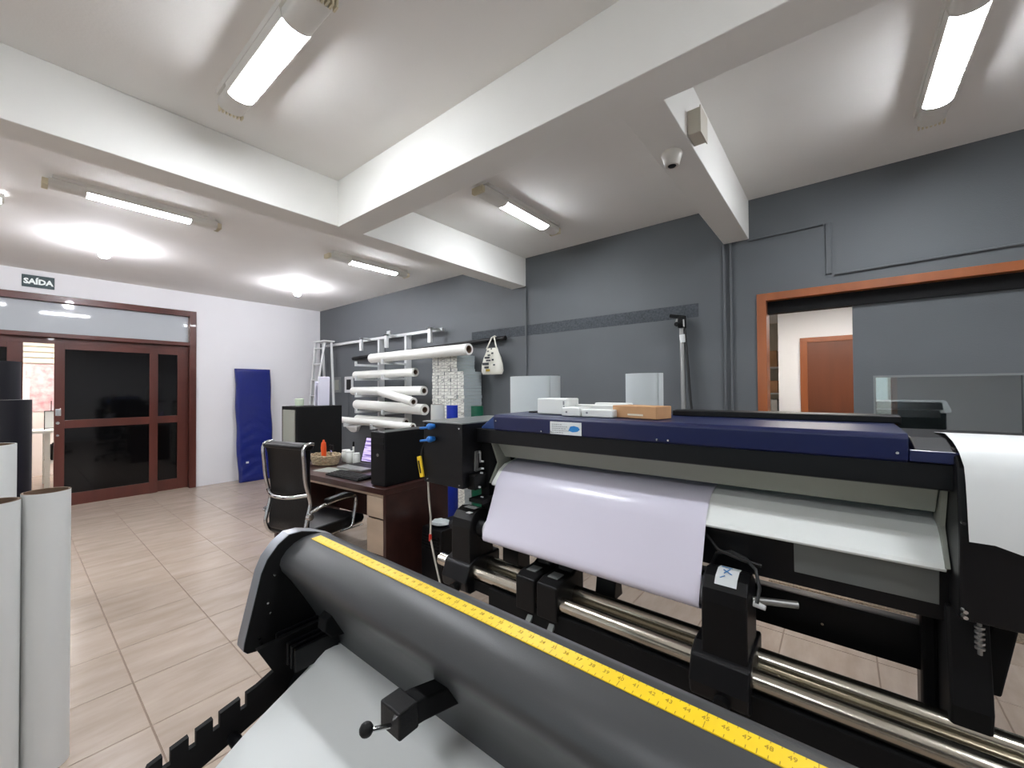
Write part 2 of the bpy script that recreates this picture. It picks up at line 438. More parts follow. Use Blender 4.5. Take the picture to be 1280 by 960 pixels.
# ---- hall behind door 1
hx = -11.2
struct('wall_hall_far', MB().box(hx-.1, hx, -2.2, 2.6, 0, 2.9), 'light_brick', 'bright wall of the hall beyond the sliding door')
struct('wall_hall_left', MB().box(hx, WX-.15, -2.2, -2.1, 0, 2.9), 'white_wall', 'left wall of the hall')
struct('wall_hall_right', MB().box(hx, WX-.15, 2.5, 2.6, 0, 2.9), 'white_wall', 'right wall of the hall')
struct('ceiling_hall', MB().box(hx-.1, WX-.15, -2.2, 2.6, 2.9, 3.0), 'ceiling_paint', 'ceiling of the hall')
sh = thing('roller_blind', 'cream slatted roller blind high on the hall wall', 'blind', (hx+.03, .4, 2.1))
for k in range(7): obj('slat', MB().box(hx+.01, hx+.04, -.2, 1.2, 2.02+.1*k, 2.105+.1*k), 'cream', sh, .004)
tag(obj('poster', MB().box(hx+.004, hx+.012, .18, .66, 1.15, 2.0), 'pink_wall'), 'pink and white poster on the bright hall wall', 'poster')
tag(obj('metal_locker', MB().box(-10.9, -10.5, -.1, .215, .0, 1.72).box(-10.5,-10.49,-.09,.205,.05,1.67), 'rack_white', bevel=.006), 'light grey metal locker beside the pink poster', 'locker')
tb = thing('hall_table', 'white counter table seen through the door gap', 'table', (-9.9, .35, 0))
obj('table_top', MB().box(-10.2, -9.6, .15, 1.2, .86, .90), 'device_white', tb, .004)
for xx, yy in ((-10.15,.38),(-9.65,.38),(-10.15,1.15),(-9.65,1.15)):
    obj('leg', MB().box(xx-.025, xx+.025, yy-.03, yy+.03, 0, .86), 'device_white', tb, .003)
mn = thing('easel_sign', 'thin black framed white board on the hall table', 'board', (-9.8, .45, .90))
obj('board', MB().box(-9.81, -9.80, .36, .62, .93, 1.19), 'paper_white', mn)
q = MB(); q.box(-9.815,-9.795,.35,.36,.90,1.2); q.box(-9.815,-9.795,.62,.63,.90,1.2); q.box(-9.815,-9.795,.36,.62,1.19,1.2); q.box(-9.815,-9.795,.36,.62,.92,.93); q.box(-9.81,-9.80,.42,.43,1.2,1.36)
obj('frame', q, 'black_matte', mn)
tag(obj('crate', MB().box(-9.95, -9.7, .42, .62, .4205, .66).box(-9.93,-9.72,.44,.60,.66,.68), 'black_matte', bevel=.01), 'small dark crate under the hall table', 'crate')
obj_shelf = obj('crate_rack', MB().box(-10.1, -9.62, .36, 1.1, .38, .42), 'device_white', tb)
hl = thing('hall_fill_lamp', 'unseen ceiling lamp added to light the hall beyond the door', 'lamp', (-9.6, .3, 2.85))  # out of view, put in to brighten the hall
obj('housing', MB().box(-10.2, -9.0, .1, .5, 2.86, 2.9), 'casing', hl); obj('diffuser', MB().box(-10.15, -9.05, .15, .45, 2.845, 2.86), 'hall_fill_lamp', hl)

# ---- door 2 : framed opening in the grey wall with a sliding grey panel
d2 = thing('door_2', 'wide orange brown framed opening with a grey sliding panel and small pane', None, (.5, WY, 0), kind='structure')
fr = MB(); ya, yb = WY-.02, WY+.16
fr.box(O0, O0+.066, ya, yb, 0, OT); fr.box(O1-.066, O1, ya, yb, 0, OT); fr.box(O0+.066, O1-.066, ya, yb, OT-.06, OT)
obj('door_frame', fr, 'wood_orange', d2, .003)
obj('track', MB().box(O0+.066, O1-.066, WY+.05, WY+.13, 2.095, 2.19), 'black_matte', d2)
PX0 = .085
pn = MB(); y0, y1 = WY+.075, WY+.115; wx0, wx1, wz0, wz1 = .205, .875, .75, 1.565
pn.box(PX0, wx0, y0, y1, .02, 2.11); pn.box(wx1, O1-.07, y0, y1, .02, 2.11); pn.box(wx0, wx1, y0, y1, .02, wz0); pn.box(wx0, wx1, y0, y1, wz1, 2.11)
sp = obj('sliding_panel', pn, 'grey_wall', d2)
obj('glass_pane', MB().box(wx0-.004, wx1+.004, y0+.014, y0+.02, wz0-.004, wz1+.004), 'clear_glass', sp)
gm = MB(); gm.box(wx0-.012, wx1+.012, y0-.006, y0, wz1, wz1+.014); gm.box(wx1, wx1+.016, y0-.006, y0, wz0, wz1); gm.box(wx0-.012, wx0, y0-.006, y0, wz0, wz1)
obj('glazing_bead', gm, 'grey_frame', sp)

# ---- room behind the grey wall
ry = 6.3
sr = MB(); sr.box(-.609, 3.2, ry, ry+.12, 0, 2.5)
struct('wall_side_room_far', sr, 'white_wall', 'white wall of the room behind the opening')
struct('wall_side_room_return', MB().box(-.609, -.50, ry+.12, 7.6, 0, 2.5), 'white_wall', 'white return wall beside the shelf')
struct('wall_side_room_end', MB().box(-2.1, -.50, 7.5, 7.6, 0, 2.5), 'cream', 'cream end wall behind the shelf boxes')
struct('wall_side_room_left', MB().box(-2.1, -2.0, WY+.15, 7.6, 0, 2.5), 'white_wall', 'left wall of the room behind the opening')
struct('wall_side_room_right', MB().box(3.1, 3.2, WY+.15, ry, 0, 2.5), 'white_wall', 'right wall of the room behind the opening')
struct('ceiling_side_room', MB().box(-2.1, 3.2, WY+.15, 7.6, 2.5, 2.6), 'ceiling_paint', 'ceiling of the room behind the opening')
struct('trim_5', MB().box(.34, .37, 4.53, 4.64, 0, 2.5), 'wood_orange', 'brown wooden post edging the grey partition')
struct('wall_partition', MB().box(.37, 1.9, 4.55, 4.62, 0, 2.5), 'grey_wall', 'grey partition seen through the small pane')
d3 = thing('door_3', 'plain brown wooden door in the white room beyond', None, (.05, ry, 0), kind='structure')
q = MB(); q.box(-.375, -.30, ry-.03, ry, 0, 2.12); q.box(.27, .335, ry-.03, ry, 0, 2.12); q.box(-.30, .27, ry-.03, ry, 2.06, 2.12)
obj('door_frame', q, 'wood_orange', d3, .003)
lf = obj('door_leaf', MB().box(-.30, .27, ry-.02, ry-.004, .01, 2.06), 'wood_door', d3)
obj('handle', MB().box(.17, .25, ry-.05, ry-.03, 1.0, 1.02).box(.21,.25,ry-.03,ry-.02,.95,1.08), 'chrome', lf)
sl = thing('side_fill_lamp', 'unseen ceiling lamp added to light the room behind the opening', 'lamp', (0, 5.2, 2.46))  # out of view, put in to brighten the side room
obj('housing', MB().box(-.6, .6, 5.0, 5.4, 2.465, 2.5), 'casing', sl); obj('diffuser', MB().box(-.55, .55, 5.05, 5.35, 2.45, 2.465), 'side_fill_lamp', sl)
us = thing('storage_shelf', 'white storage shelf in the recess left of the brown door', 'shelf', (-1.1, 7.2, 0))
for z in (.6, 1.0, 1.42, 1.8): obj('shelf_board', MB().box(-1.5, -.64, 7.0, 7.45, z-.02, z), 'device_white', us)
for x in (-1.5, -.67): obj('upright', MB().box(x, x+.03, 6.98, 7.02, 0, 2.2), 'dull_steel', us)
for i, (x, z, h, l) in enumerate(((-1.06, 1.801, .24, 'carton on the top board of the storage shelf'), (-1.05, 1.421, .18, 'carton on the middle board of the storage shelf'))):
    tag(obj('carton', MB().box(x, x+.36, 7.05, 7.35, z, z+h).box(x+.17,x+.19,7.046,7.05,z,z+h), 'cardboard', bevel=.004), l, 'carton')
for i, (x, l) in enumerate(((-.97, 'left white binder on the lower board of the storage shelf'), (-.875, 'middle white binder on the lower board of the storage shelf'), (-.78, 'right white binder on the lower board of the storage shelf'))):
    tag(obj('binder', MB().box(x, x+.08, 7.05, 7.33, 1.001, 1.32).box(x+.02,x+.06,7.046,7.05,1.12,1.24), 'device_white', bevel=.003), l, 'binder')
ct = thing('side_counter', 'cream topped counter in front of the brown door', 'counter', (-.2, 5.6, 0))
obj('counter_top', MB().box(-.52, .16, 5.35, 5.75, 1.11, 1.15), 'cream', ct, .004); obj('counter_body', MB().box(-.49, .13, 5.4, 5.72, 0, 1.11), 'device_white', ct)

# ================================================================ CEILING LIGHTS
def fixture(cx, cy, L0, L1, T0, T1, axis, label, louvers=True):
    # L0..L1 casing, T0..T1 lit diffuser, measured along the axis; half-round section
    if axis == 'y': org = (cx, (L0+L1)/2, CZ)
    else: org = ((L0+L1)/2, cy, CZ)
    t = thing('ceiling_light', label, 'light', org, group='fluorescent ceiling lights')
    c = cx if axis == 'y' else cy
    ax = 'y' if axis == 'y' else 'x'
    zb = 2.955
    def half(r, z_top, n=10):
        return [(c+r, z_top)]+[(c+r*math.cos(math.pi*k/n), (zb+.028)-.028*math.sin(math.pi*k/n)) for k in range(n+1)]+[(c-r, z_top)]
    def PR(mb, prof, a, b):
        return mb.prism(prof, a, b, ax)
    obj('backing', PR(MB(), [(c-.075, CZ), (c+.075, CZ), (c+.07, CZ-.022), (c-.07, CZ-.022)], L0+.02, L1-.02), 'casing', t)
    obj('end_cover', PR(MB(), half(.058, CZ-.02), L0, T0), 'casing', t, smooth=True)
    obj('end_cover', PR(MB(), half(.058, CZ-.02), T1, L1), 'casing', t, smooth=True)
    obj('diffuser', PR(MB(), half(.053, zb+.03), T0, T1), 'tube', t, smooth=True)
    for s in (-1, 1):
        obj('side_lip', PR(MB(), [(c+s*.056, CZ-.02), (c+s*.054, zb+.021), (c+s*.058, zb+.021), (c+s*.068, CZ-.02)], T0, T1), 'casing', t)
    for e, s in ((L0, -1), (L1, 1)) if louvers else ():
        for k in range(7):
            u = c-.05+k*.0165
            mb = MB()
            if axis == 'y': mb.box(u, u+.008, min(e, e+s*.03), max(e, e+s*.03), zb+.004, CZ-.03)
            else: mb.box(min(e, e+s*.03), max(e, e+s*.03), u, u+.008, zb+.004, CZ-.03)
            obj('louver', mb, 'louver', t)
fixture(0, .725, -2.47, -1.50, -2.33, -1.695, 'x', 'large tube light above the front, nearest on the left half of the ceiling')
fixture(-4.37, 0, .165, 1.165, .355, .977, 'y', 'tube light on the far ceiling, left of the crossing beam')
fixture(-4.37, 0, 2.21, 3.22, 2.453, 3.072, 'y', 'tube light on the far ceiling nearest the grey wall corner')
fixture(-2.075, 0, 2.20, 3.22, 2.47, 3.05, 'y', 'tube light in the middle bay between the two beams')
fixture(.42, 0, 2.10, 3.22, 2.345, 3.03, 'y', 'tube light at the right edge above the grey wall')
fixture(0, .725, .55, 1.55, .75, 1.35, 'x', 'added unseen tube light overhead to the right of the camera')  # outside the view, added for more light in the foreground
fixture(0, -1.4, -1.0, 0, -.8, -.2, 'x', 'added unseen tube light on the ceiling behind the camera')  # outside the view, added to light the printer from the front
fixture(-5.6, 0, -2.2, -1.2, -2.0, -1.4, 'y', 'added unseen tube light behind the camera near the white wall')  # outside the view, another added light behind the camera
def bulb(x, y, label):
    t = thing('ceiling_bulb', label, 'bulb', (x, y, CZ), group='bare ceiling bulbs')
    obj('socket', MB().lathe((x, y, CZ-.05), [(.022,0),(.03,.01),(.045,.035),(.05,.05)], 16), 'casing', t, smooth=True)
    obj('bulb_glass', MB().lathe((x, y, CZ-.155), [(.002,0),(.03,.006),(.045,.025),(.05,.05),(.042,.08),(.022,.105)], 16), 'bulb', t, smooth=True)
bulb(-5.9, .61, 'glaring bare bulb on the ceiling above the wooden door')
bulb(-6.15, 2.64, 'glaring bare bulb on the ceiling near the grey corner')
fixture(-5.0, 0, -1.05, -.03, -.85, -.045, 'y', 'tube light cut by the left edge of the picture', False)

# ================================================================ PRINTER
pr_ = thing('wide_format_printer', 'wide blue and black roll printer on a steel stand', 'printer', (-.65, 2.0, 0))
XL, XR = -1.53, .238
# body block behind
obj('body', MB().prism([(1.80,.84),(1.80,.97),(1.92,.99),(1.92,1.20),(1.72,1.21),(1.72,1.27),(2.2,1.27),(2.25,1.2),(2.25,.84)], -1.60, .75), 'black_plastic', pr_)
lid = obj('lid', MB().prism([(1.66,1.277),(1.65,1.283),(1.645,1.350),(1.655,1.363),(2.14,1.368),(2.16,1.355),(2.16,1.277)], -1.459, .157), 'navy', pr_, .004)
obj('lid_ridge', MB().prism([(2.02,1.366),(2.02,1.392),(2.10,1.396),(2.12,1.366)], -.63, .175), 'black_plastic', lid, .004)
e = MB()
for x, z in ((-1.14,1.292),(-1.085,1.292),(-.574,1.292),(-.53,1.292),(.132,1.305),(-1.436,1.33)):
    obj('screw', MB().cyl((x, 1.654, z), (x, 1.640, z), .006, .004, 10), 'chrome', lid, smooth=True)
for x in (-1.36, -1.30): obj('lid_foot', MB().box(x-.02, x+.02, 1.86, 1.9, 1.362, 1.374), 'black_plastic', lid, .004)
obj('hood_band', MB().prism([(1.667,1.2035),(1.661,1.2075),(1.661,1.279),(1.76,1.279),(1.76,1.2075)], -1.605, .75), 'black_paint', pr_, .003)
obj('lid_end', MB().prism([(-1.46,1.279),(-1.46,1.355),(-1.49,1.35),(-1.575,1.29),(-1.58,1.279)], 1.68, 2.14, 'y'), 'navy_light', pr_, .003)
obj('lid_end', MB().box(.158, .75, 1.645, 1.665, 1.282, 1.316).box(.158,.29,1.665,2.1,1.279,1.305), 'navy', pr_, .003)
obj('right_cowl', MB().prism([(1.652,1.316),(1.78,1.342),(2.1,1.345),(2.16,1.275),(1.67,1.275)], .17, .78), 'black_paint', pr_, .004)
obj('inner_panel', MB().prism([(1.735,1.20),(1.805,1.110),(1.815,1.116),(1.75,1.205)], XL+.02, XR-.01), 'panel_grey', pr_, .002)
obj('platen', MB().prism([(1.92,1.086),(1.81,1.068),(1.765,1.044),(1.703,.982),(1.697,.970),(1.702,.962),(1.78,.985),(1.92,1.0)], XL+.01, XR-.002), 'platen', pr_, .002)
for s, x in ((-1, XL), (1, XR)):
    obj('side_plate', MB().prism([(1.712,1.20),(1.80,1.20),(1.88,1.08),(1.735,.96),(1.695,.975),(1.765,1.08)], x-.006, x+.006), 'panel_grey', pr_, .001)
obj('apron', MB().prism([(1.735,.962),(1.752,.80),(1.80,.80),(1.80,.985)], -1.60, .26), 'black_paint', pr_, .003)
obj('apron_plate', MB().prism([(1.729,.962),(1.741,.85),(1.75,.85),(1.738,.962)], -.13, .225), 'plate_grey', pr_, .001)['label'] = 'glossy grey plate under the platen'
# left ink cabinet
lb = obj('ink_cabinet', MB().box(-1.925, -1.60, 1.55, 2.12, .955, 1.312), 'black_paint', pr_, .004)
obj('cabinet_top', MB().box(-1.93, -1.595, 1.545, 2.125, 1.308, 1.316), 'plate_grey', lb, .002)
for z in (1.288, 1.215):
    kb = MB(); kb.cyl((-1.83,1.553,z), (-1.83,1.52,z), .012, .018, 14); kb.sphere((-1.83,1.515,z), .019, 14); kb.cyl((-1.83,1.515,z-.004), (-1.895,1.50,z-.012), .007, .007, 10)
    obj('knob', kb, 'blue_plastic', lb, smooth=True)['label'] = 'blue plastic tap'
for x, z in ((-1.62,1.285),(-1.89,.975),(-1.62,.975)):
    obj('screw', MB().cyl((x,1.552,z),(x,1.543,z),.006,.004,10), 'chrome', lb, smooth=True)
# mechanism between ink cabinet and platen
mc = obj('side_frame', MB().box(-1.60, -1.54, 1.70, 1.9, .80, 1.20).box(-1.60,-1.5,1.60,1.72,.88,.90), 'black_matte', pr_)
lv = MB(); lv.bar((-1.60,1.66,1.15),(-1.60,1.655,1.04),.014,.03); lv.bar((-1.60,1.66,1.145),(-1.57,1.66,1.15),.012,.014); lv.bar((-1.57,1.66,1.15),(-1.565,1.655,1.09),.01,.012); lv.bar((-1.60,1.655,1.04),(-1.555,1.655,1.06),.012,.012)
obj('lever', lv, 'dull_steel', mc, .002)
obj('pump_box', MB().box(-1.615,-1.555,1.60,1.70,.945,1.03), 'black_plastic', mc, .006)
for p in ((-1.545,1.66,1.06),(-1.552,1.66,1.035),(-1.55,1.64,.96),(-1.545,1.66,1.10),(-1.55,1.66,.90)):
    obj('fastener', MB().box(p[0]-.008,p[0]+.008,p[1]-.012,p[1]-.004,p[2]-.004,p[2]+.005), 'rack_white', mc, .001)
# right housing
rh = obj('right_housing', MB().prism([(1.615,.87),(1.60,1.10),(1.615,1.28),(1.66,1.325),(1.95,1.335),(2.15,1.25),(2.15,.84)], XR+.008, .80), 'black_paint', pr_, .006)
for z in (1.135, .90, .885): obj('screw', MB().cyl((.255,1.612,z),(.255,1.595,z),.008,.005,10), 'chrome', rh, smooth=True)
# stand
for x in (-1.58, .255):
    lg = obj('leg', MB().box(x-.05, x+.07, 1.92, 2.04, .09, .85), 'black_paint', pr_, .004)
    obj('foot', MB().prism([(1.5,.05),(1.52,.02),(2.45,.02),(2.47,.05),(2.2,.10),(1.75,.10)], x-.045, x+.065), 'black_paint', lg, .004)
    for y in (1.56, 2.40): obj('caster', MB().cyl((x-.012,y,.022),(x+.032,y,.022),.022,.022,16), 'black_matte', lg, smooth=True)
obj('crossbeam', MB().box(-1.53, .21, 1.95, 2.01, .535, .685), 'black_paint', pr_, .004)
obj('screw', MB().cyl((-.06,1.952,.60),(-.06,1.942,.60),.007,.005,10), 'chrome', pr_, smooth=True)
mb = MB(); mb.prism([(1.72,.44),(1.68,.60),(1.72,.86),(1.92,.86),(1.92,.36)], .235, .32); mb.box(.20,.235,1.86,1.92,.42,.80)
obj('support_bracket', mb, 'black_matte', pr_, .008)
mb = MB(); mb.prism([(.30,.70),(.36,.86),(.40,.86),(.355,.60),(.33,.60)], 1.80, 1.84, 'y')
obj('roll_hook', mb, 'black_matte', pr_, .006)
sp_ = MB()
for k in range(5): sp_.cyl((.29,1.66,.785+.014*k),(.29,1.66,.791+.014*k),.010,.010,14)
sp_.cyl((.29,1.66,.77),(.29,1.66,.87),.005,.005,10)
obj('tension_spring', sp_, 'dull_steel', pr_, smooth=True)
# take-up rails and units
for y, z, a in ((1.60,.508,-1.83),(1.722,.516,-1.60)):
    obj('rail_tube', MB().cyl((a,y,z),(.95,y,z),.034,.034,28), 'steel', pr_, smooth=True)
obj('rail_plate', MB().box(-1.60, .95, 1.60, 1.722, .488, .500), 'steel', pr_)
obj('rail_base', MB().box(-1.42, .95, 1.56, 1.77, .27, .472).box(-1.70, -1.42, 1.585, 1.77, .415, .472), 'black_matte', pr_)
def takeup(x0, x1, name):
    prof = [(1.565,.45),(1.565,.74),(1.575,.785),(1.605,.82),(1.65,.835),(1.70,.825),(1.74,.79),(1.755,.74),(1.755,.45)]
    t = obj(name, MB().prism(prof, x0, x1), 'black_plastic', pr_, .006)
    obj('mount', MB().prism([(1.53,.42),(1.52,.47),(1.55,.55),(1.60,.575),(1.80,.575),(1.80,.40),(1.56,.40)], x0-.035, x1+.01), 'black_paint', t, .008)
    obj('clamp_knob', MB().cyl(((x0+x1)/2,1.535,.43),((x0+x1)/2,1.50,.43),.028,.024,18), 'black_plastic', t, smooth=True)
    return t
tl = takeup(-1.705, -1.56, 'take_up_motor')
obj('label_tab', MB().box(-1.60,-1.57,1.575,1.60,.823,.826).box(-1.66,-1.58,1.62,1.66,.8355,.8365), 'rack_white', tl)
obj('shaft_end', MB().cyl((-1.80,1.66,.70),(-1.705,1.66,.70),.025,.025,16), 'black_plastic', tl, smooth=True)
tr = takeup(-.395, -.25, 'take_up_motor')
lbp = [(1.585,.800),(1.605,.8205),(1.65,.8355),(1.695,.8262)]
obj('label', MB().sheet([(a-.001,b+.0025) for a, b in lbp], -.355, -.285, .0008), 'sticker_white', tr)['label'] = 'white label with blue scribble'
ink = MB()
for p0, p1 in (((-.335,1.64,.8375),(-.305,1.62,.8325)),((-.33,1.62,.8325),(-.315,1.65,.839)),((-.345,1.66,.839),(-.31,1.66,.839)),((-.34,1.60,.822),(-.325,1.61,.828))):
    ink.bar(p0, p1, .004, .001)
obj('scribble', ink, 'sticker_blue', tr)
cp = [(-.27,1.66,.83),(-.24,1.66,.90),(-.20,1.68,.93),(-.15,1.66,.90),(-.16,1.62,.82),(-.20,1.60,.78)]
cp2 = [(-.43,1.75,.98),(-.42,1.73,.93),(-.36,1.68,.89),(-.28,1.66,.88),(-.22,1.67,.87)]
for cpp in ([(-.39,1.70,.82),(-.37,1.70,.87),(-.32,1.69,.89),(-.27,1.67,.885),(-.235,1.65,.86),(-.22,1.62,.81),(-.225,1.59,.77)], cp2):
    obj('motor_cable', MB().tube(cpp, .006, 8), 'cable_black', tr, smooth=True)
obj('plug', MB().cyl((-.235,1.60,.765),(-.20,1.595,.76),.012,.008,12), 'rack_white', tr, smooth=True)
obj('roll_shaft', MB().cyl((-.25,1.665,.745),(-.12,1.72,.745),.012,.012,12), 'dull_steel', tr, smooth=True)
obj('core_flange', MB().cyl((-.42,1.665,.73),(-.395,1.665,.73),.045,.055,20), 'black_plastic', tr, smooth=True)
obj('core_flange', MB().cyl((-1.56,1.665,.73),(-1.52,1.665,.73),.055,.045,20), 'black_plastic', tl, smooth=True)
for x0 in (-1.235, -1.112):
    c_ = obj('media_guide', MB().prism([(1.55,.44),(1.55,.598),(1.60,.612),(1.70,.612),(1.76,.64),(1.80,.60),(1.80,.44)], x0, x0+.112), 'black_plastic', pr_, .008)
    obj('guide_cap', MB().box(x0+.03, x0+.085, 1.60, 1.66, .612, .618), 'plate_grey', c_, .002)
    obj('guide_arm', MB().prism([(1.70,.60),(1.74,.70),(1.80,.70),(1.82,.60)], x0+.02, x0+.10), 'black_plastic', c_, .006)
    obj('locking_lever', MB().bar((x0+.08,1.57,.43),(x0+.075,1.50,.35),.03,.012), 'plate_grey', c_, .003)
obj('media_guide', MB().prism([(1.78,.50),(1.80,.60),(1.86,.60),(1.88,.50)], -.93, -.83), 'black_plastic', pr_, .006)
# sticker on the lid
st = MB(); st.box(-1.09, -.919, 1.6445, 1.6465, 1.283, 1.343)
stk = obj('sticker', st, 'sticker_white', lid)
stk['label'] = 'white sticker with faint print and blue logo'
tx = MB()
for r_, L_ in enumerate((.05,.085,.08,.09,.06)):
    x = -1.08
    while x < -1.08+L_:
        wd = random.uniform(.006,.014); tx.box(x, x+wd, 1.644, 1.6446, 1.331-r_*.0095-.0025, 1.331-r_*.0095); x += wd+.003
obj('fine_print', tx, 'ink_grey', stk)
bl = MB(); bl.prism([(-.988,1.303),(-.978,1.323),(-.958,1.327),(-.935,1.322),(-.927,1.311),(-.94,1.301),(-.965,1.297)], 1.6438, 1.6446, 'y')
obj('blue_logo', bl, 'sticker_blue', stk)

obj('rear_tray', MB().box(-1.92, -.55, 2.25, 2.62, 1.225, 1.25).box(-1.92,-.55,2.16,2.25,1.20,1.245), 'black_paint', pr_, .004)
# printed media hanging from the platen
pts = [(1.91,1.0895),(1.86,1.081),(1.81,1.0715),(1.785,1.060),(1.762,1.0475),(1.735,1.021),(1.708,.993),(1.692,.958),(1.676,.92),(1.66,.882),(1.644,.845),(1.628,.81),(1.612,.775),(1.597,.745),
       (1.588,.722),(1.587,.706),(1.594,.693),(1.61,.684),(1.635,.680),(1.665,.6785)]
def wobm(u, t):
    g = math.exp(-((u-.62)/.17)**2-((t-.42)/.07)**2)
    return (0, -.0016*g*math.sin(u*26+t*9), .001*g*math.sin(u*26+t*9))
md = obj('media_sheet', MB().sheet(pts, -1.488, -.408, .0012, 60, wobm), 'media_lilac', smooth=True, ang=60)
tag(md, 'glossy lilac white media sheet hanging from the printer platen to the take-up roll', 'media')
rl = obj('take_up_roll', MB().hollow((-1.515,1.665,.73),(-.398,1.665,.73),.051,.03), ['media_white','core_brown'], smooth=True)
tag(rl, 'white take-up roll hidden behind the hanging lilac media sheet', 'roll')
# white sheet over the right housing
cs = [(2.18,1.245),(2.15,1.275),(1.96,1.345),(1.80,1.356),(1.70,1.343),(1.66,1.332),(1.625,1.318),(1.605,1.285),(1.596,1.24),(1.592,1.18),(1.590,1.12),(1.591,1.09)]
def wobc(u, t):
    z = -.05*u*(1 if t > .7 else 0)*(t-.7)/.3+.006*math.sin(u*30)*(1 if t > .98 else 0)
    x = .0 if t > .6 else -.01*(1-t)
    return (x+(.012*(t-.6) if t > .6 else 0), -.002*math.sin(u*8), z)
tag(obj('cover_sheet', MB().sheet(cs, .258, .84, .0015, 14, wobc), 'paper_white', smooth=True, ang=60), 'white paper sheet draped over the right end of the printer', 'sheet')

# things on the printer lid
LZ = 1.3605
def lid_z(y): return 1.363+(y-1.655)*(.005/.485)+.0005
bx = thing('power_brick', 'square white device box standing on the blue lid', 'device', (-1.15, 1.80, lid_z(1.9)))
z = lid_z(1.90)+.001
obj('case', MB().box(-1.262, -1.075, 1.78, 1.90, z, z+.083), 'device_white', bx, .006)
obj('logo', MB().box(-1.10,-1.092,1.7785,1.78,z+.05,z+.07).box(-1.098,-1.09,1.7785,1.78,z+.035,z+.045), 'ink_grey', bx)
for (x0, x1, y0, y1, h, lab) in ((-1.07, -.965, 1.715, 1.83, .042, 'short white plastic bracket box beside the square device'), (-.958, -.80, 1.715, 1.80, .036, 'low white plastic tray in the row on the blue lid')):
    d = thing('white_module', lab, 'device', ((x0+x1)/2, (y0+y1)/2, lid_z(y1)))
    z = lid_z(y1)+.001
    obj('case', MB().box(x0, x1, y0, y1, z, z+h), 'device_white', d, .005)
    obj('button', MB().cyl((x0+.03, y0+.001, z+.02), (x0+.03, y0-.003, z+.02), .005, .005, 10), 'ink_grey', d)
z = lid_z(2.0)+.001
lgb = thing('white_module', 'long slim white plastic channel behind the low tray', 'device', (-.93, 1.92, z))
obj('case', MB().box(-1.09, -.80, 1.86, 1.92, z, z+.05), 'device_white', lgb, .006); obj('cover', MB().box(-1.0, -.81, 1.93, 1.98, z, z+.058), 'device_white', lgb, .006)
cb = thing('cardboard_box', 'small flat brown cardboard box on the blue lid', 'box', (-.72, 1.8, 1.36))
z = lid_z(1.86)+.001
c, s_ = math.cos(-.25), math.sin(-.25)
def rotb(x, y): return (-.70+c*x-s_*y, 1.79+s_*x+c*y)
v = [(*rotb(a, b), zz) for zz in (z, z+.055) for a, b in ((-.115,-.05),(.115,-.05),(.115,.065),(-.115,.065))]
obj('carton', MB().add(v, [(0,3,2,1),(4,5,6,7),(0,1,5,4),(1,2,6,5),(2,3,7,6),(3,0,4,7)]), 'cardboard', cb, .003)
a, b = rotb(-.005,-.052); obj('flap', MB().add([(*rotb(-.03,-.0515),z+.012),(*rotb(.05,-.0515),z+.012),(*rotb(.05,-.0515),z+.02),(*rotb(-.03,-.0515),z+.02),(*rotb(-.03,-.05),z+.012),(*rotb(.05,-.05),z+.012),(*rotb(.05,-.05),z+.02),(*rotb(-.03,-.05),z+.02)],[(0,1,2,3),(4,7,6,5),(0,4,5,1),(1,5,6,2),(2,6,7,3),(3,7,4,0)]), 'cream', cb)

# ================================================================ CUTTER in the foreground
ck = thing('vinyl_cutter', 'grey hooded vinyl cutter with a yellow ruler along its top in the foreground', 'cutter', (-.25, .55, 0))
hood = [(.56,1.085),(.54,1.116),(.515,1.128),(.49,1.1315),(.468,1.129),(.446,1.121),(.428,1.108),(.416,1.092),(.413,1.078),(.418,1.062),(.44,1.03),(.47,.98),(.50,.925),(.506,.888),(.56,.888)]
hd = obj('hood', MB().prism(hood, -1.058, .62), 'hood_grey', ck, smooth=True, ang=50)
capp = [(.575,1.07),(.545,1.115),(.50,1.136),(.465,1.146),(.435,1.146),(.408,1.128),(.385,1.10),(.372,1.07),(.352,.985),(.338,.925),(.336,.908),(.345,.898),(.362,.895),(.575,.895)]
cpo = obj('end_cap', MB().prism(capp, -1.10, -1.058, mi=0, cap_mi=1), ['cap_grey','black_matte'], ck, .003, True, ang=30)
obj('end_cap', MB().prism(capp, .62, .66, mi=0, cap_mi=1), ['cap_grey','black_matte'], ck, .003, True, ang=30)
for y, z in ((.40,1.06),(.385,1.00),(.39,.975),(.368,.925),(.372,.912)):
    obj('screw', MB().cyl((-1.058,y,z),(-1.051,y,z),.0035,.0025,8), 'chrome', cpo, smooth=True)
ry0, rz0, ry1, rz1 = .4745, 1.1305, .4985, 1.1318
rulo = obj('ruler', MB().prism([(ry0,rz0-.001),(ry1,rz1-.001),(ry1,rz1+.0006),(ry0,rz0+.0006)], -1.028, .60), 'ruler_yellow', hd)
rulo['label'] = 'yellow measuring tape stuck along the hood'
mk = MB(); nm = MB()
def onr(x, t, h=.0008): return (x, ry0+(ry1-ry0)*t, rz0+(rz1-rz0)*t+h)
k = 0
x = -1.02
while x < .58:
    L_ = .42 if k % 10 == 0 else (.3 if k % 5 == 0 else .2)
    a, b, d, e = onr(x, .02), onr(x+.0009, .02), onr(x+.0009, L_), onr(x, L_)
    mk.add([a, b, d, e], [(0,1,2,3)])
    a, b, d, e = onr(x, .98), onr(x+.0009, .98), onr(x+.0009, 1-L_*.6), onr(x, 1-L_*.6)
    mk.add([a, b, d, e], [(3,2,1,0)])
    if k % 2 == 0 and k > 0:
        put_text(nm, str(k//2), .0085, lambda u, v_, w_, x=x: onr(x+u, .60+v_/.024, .0008+w_), .0001)
    k += 1; x += .01
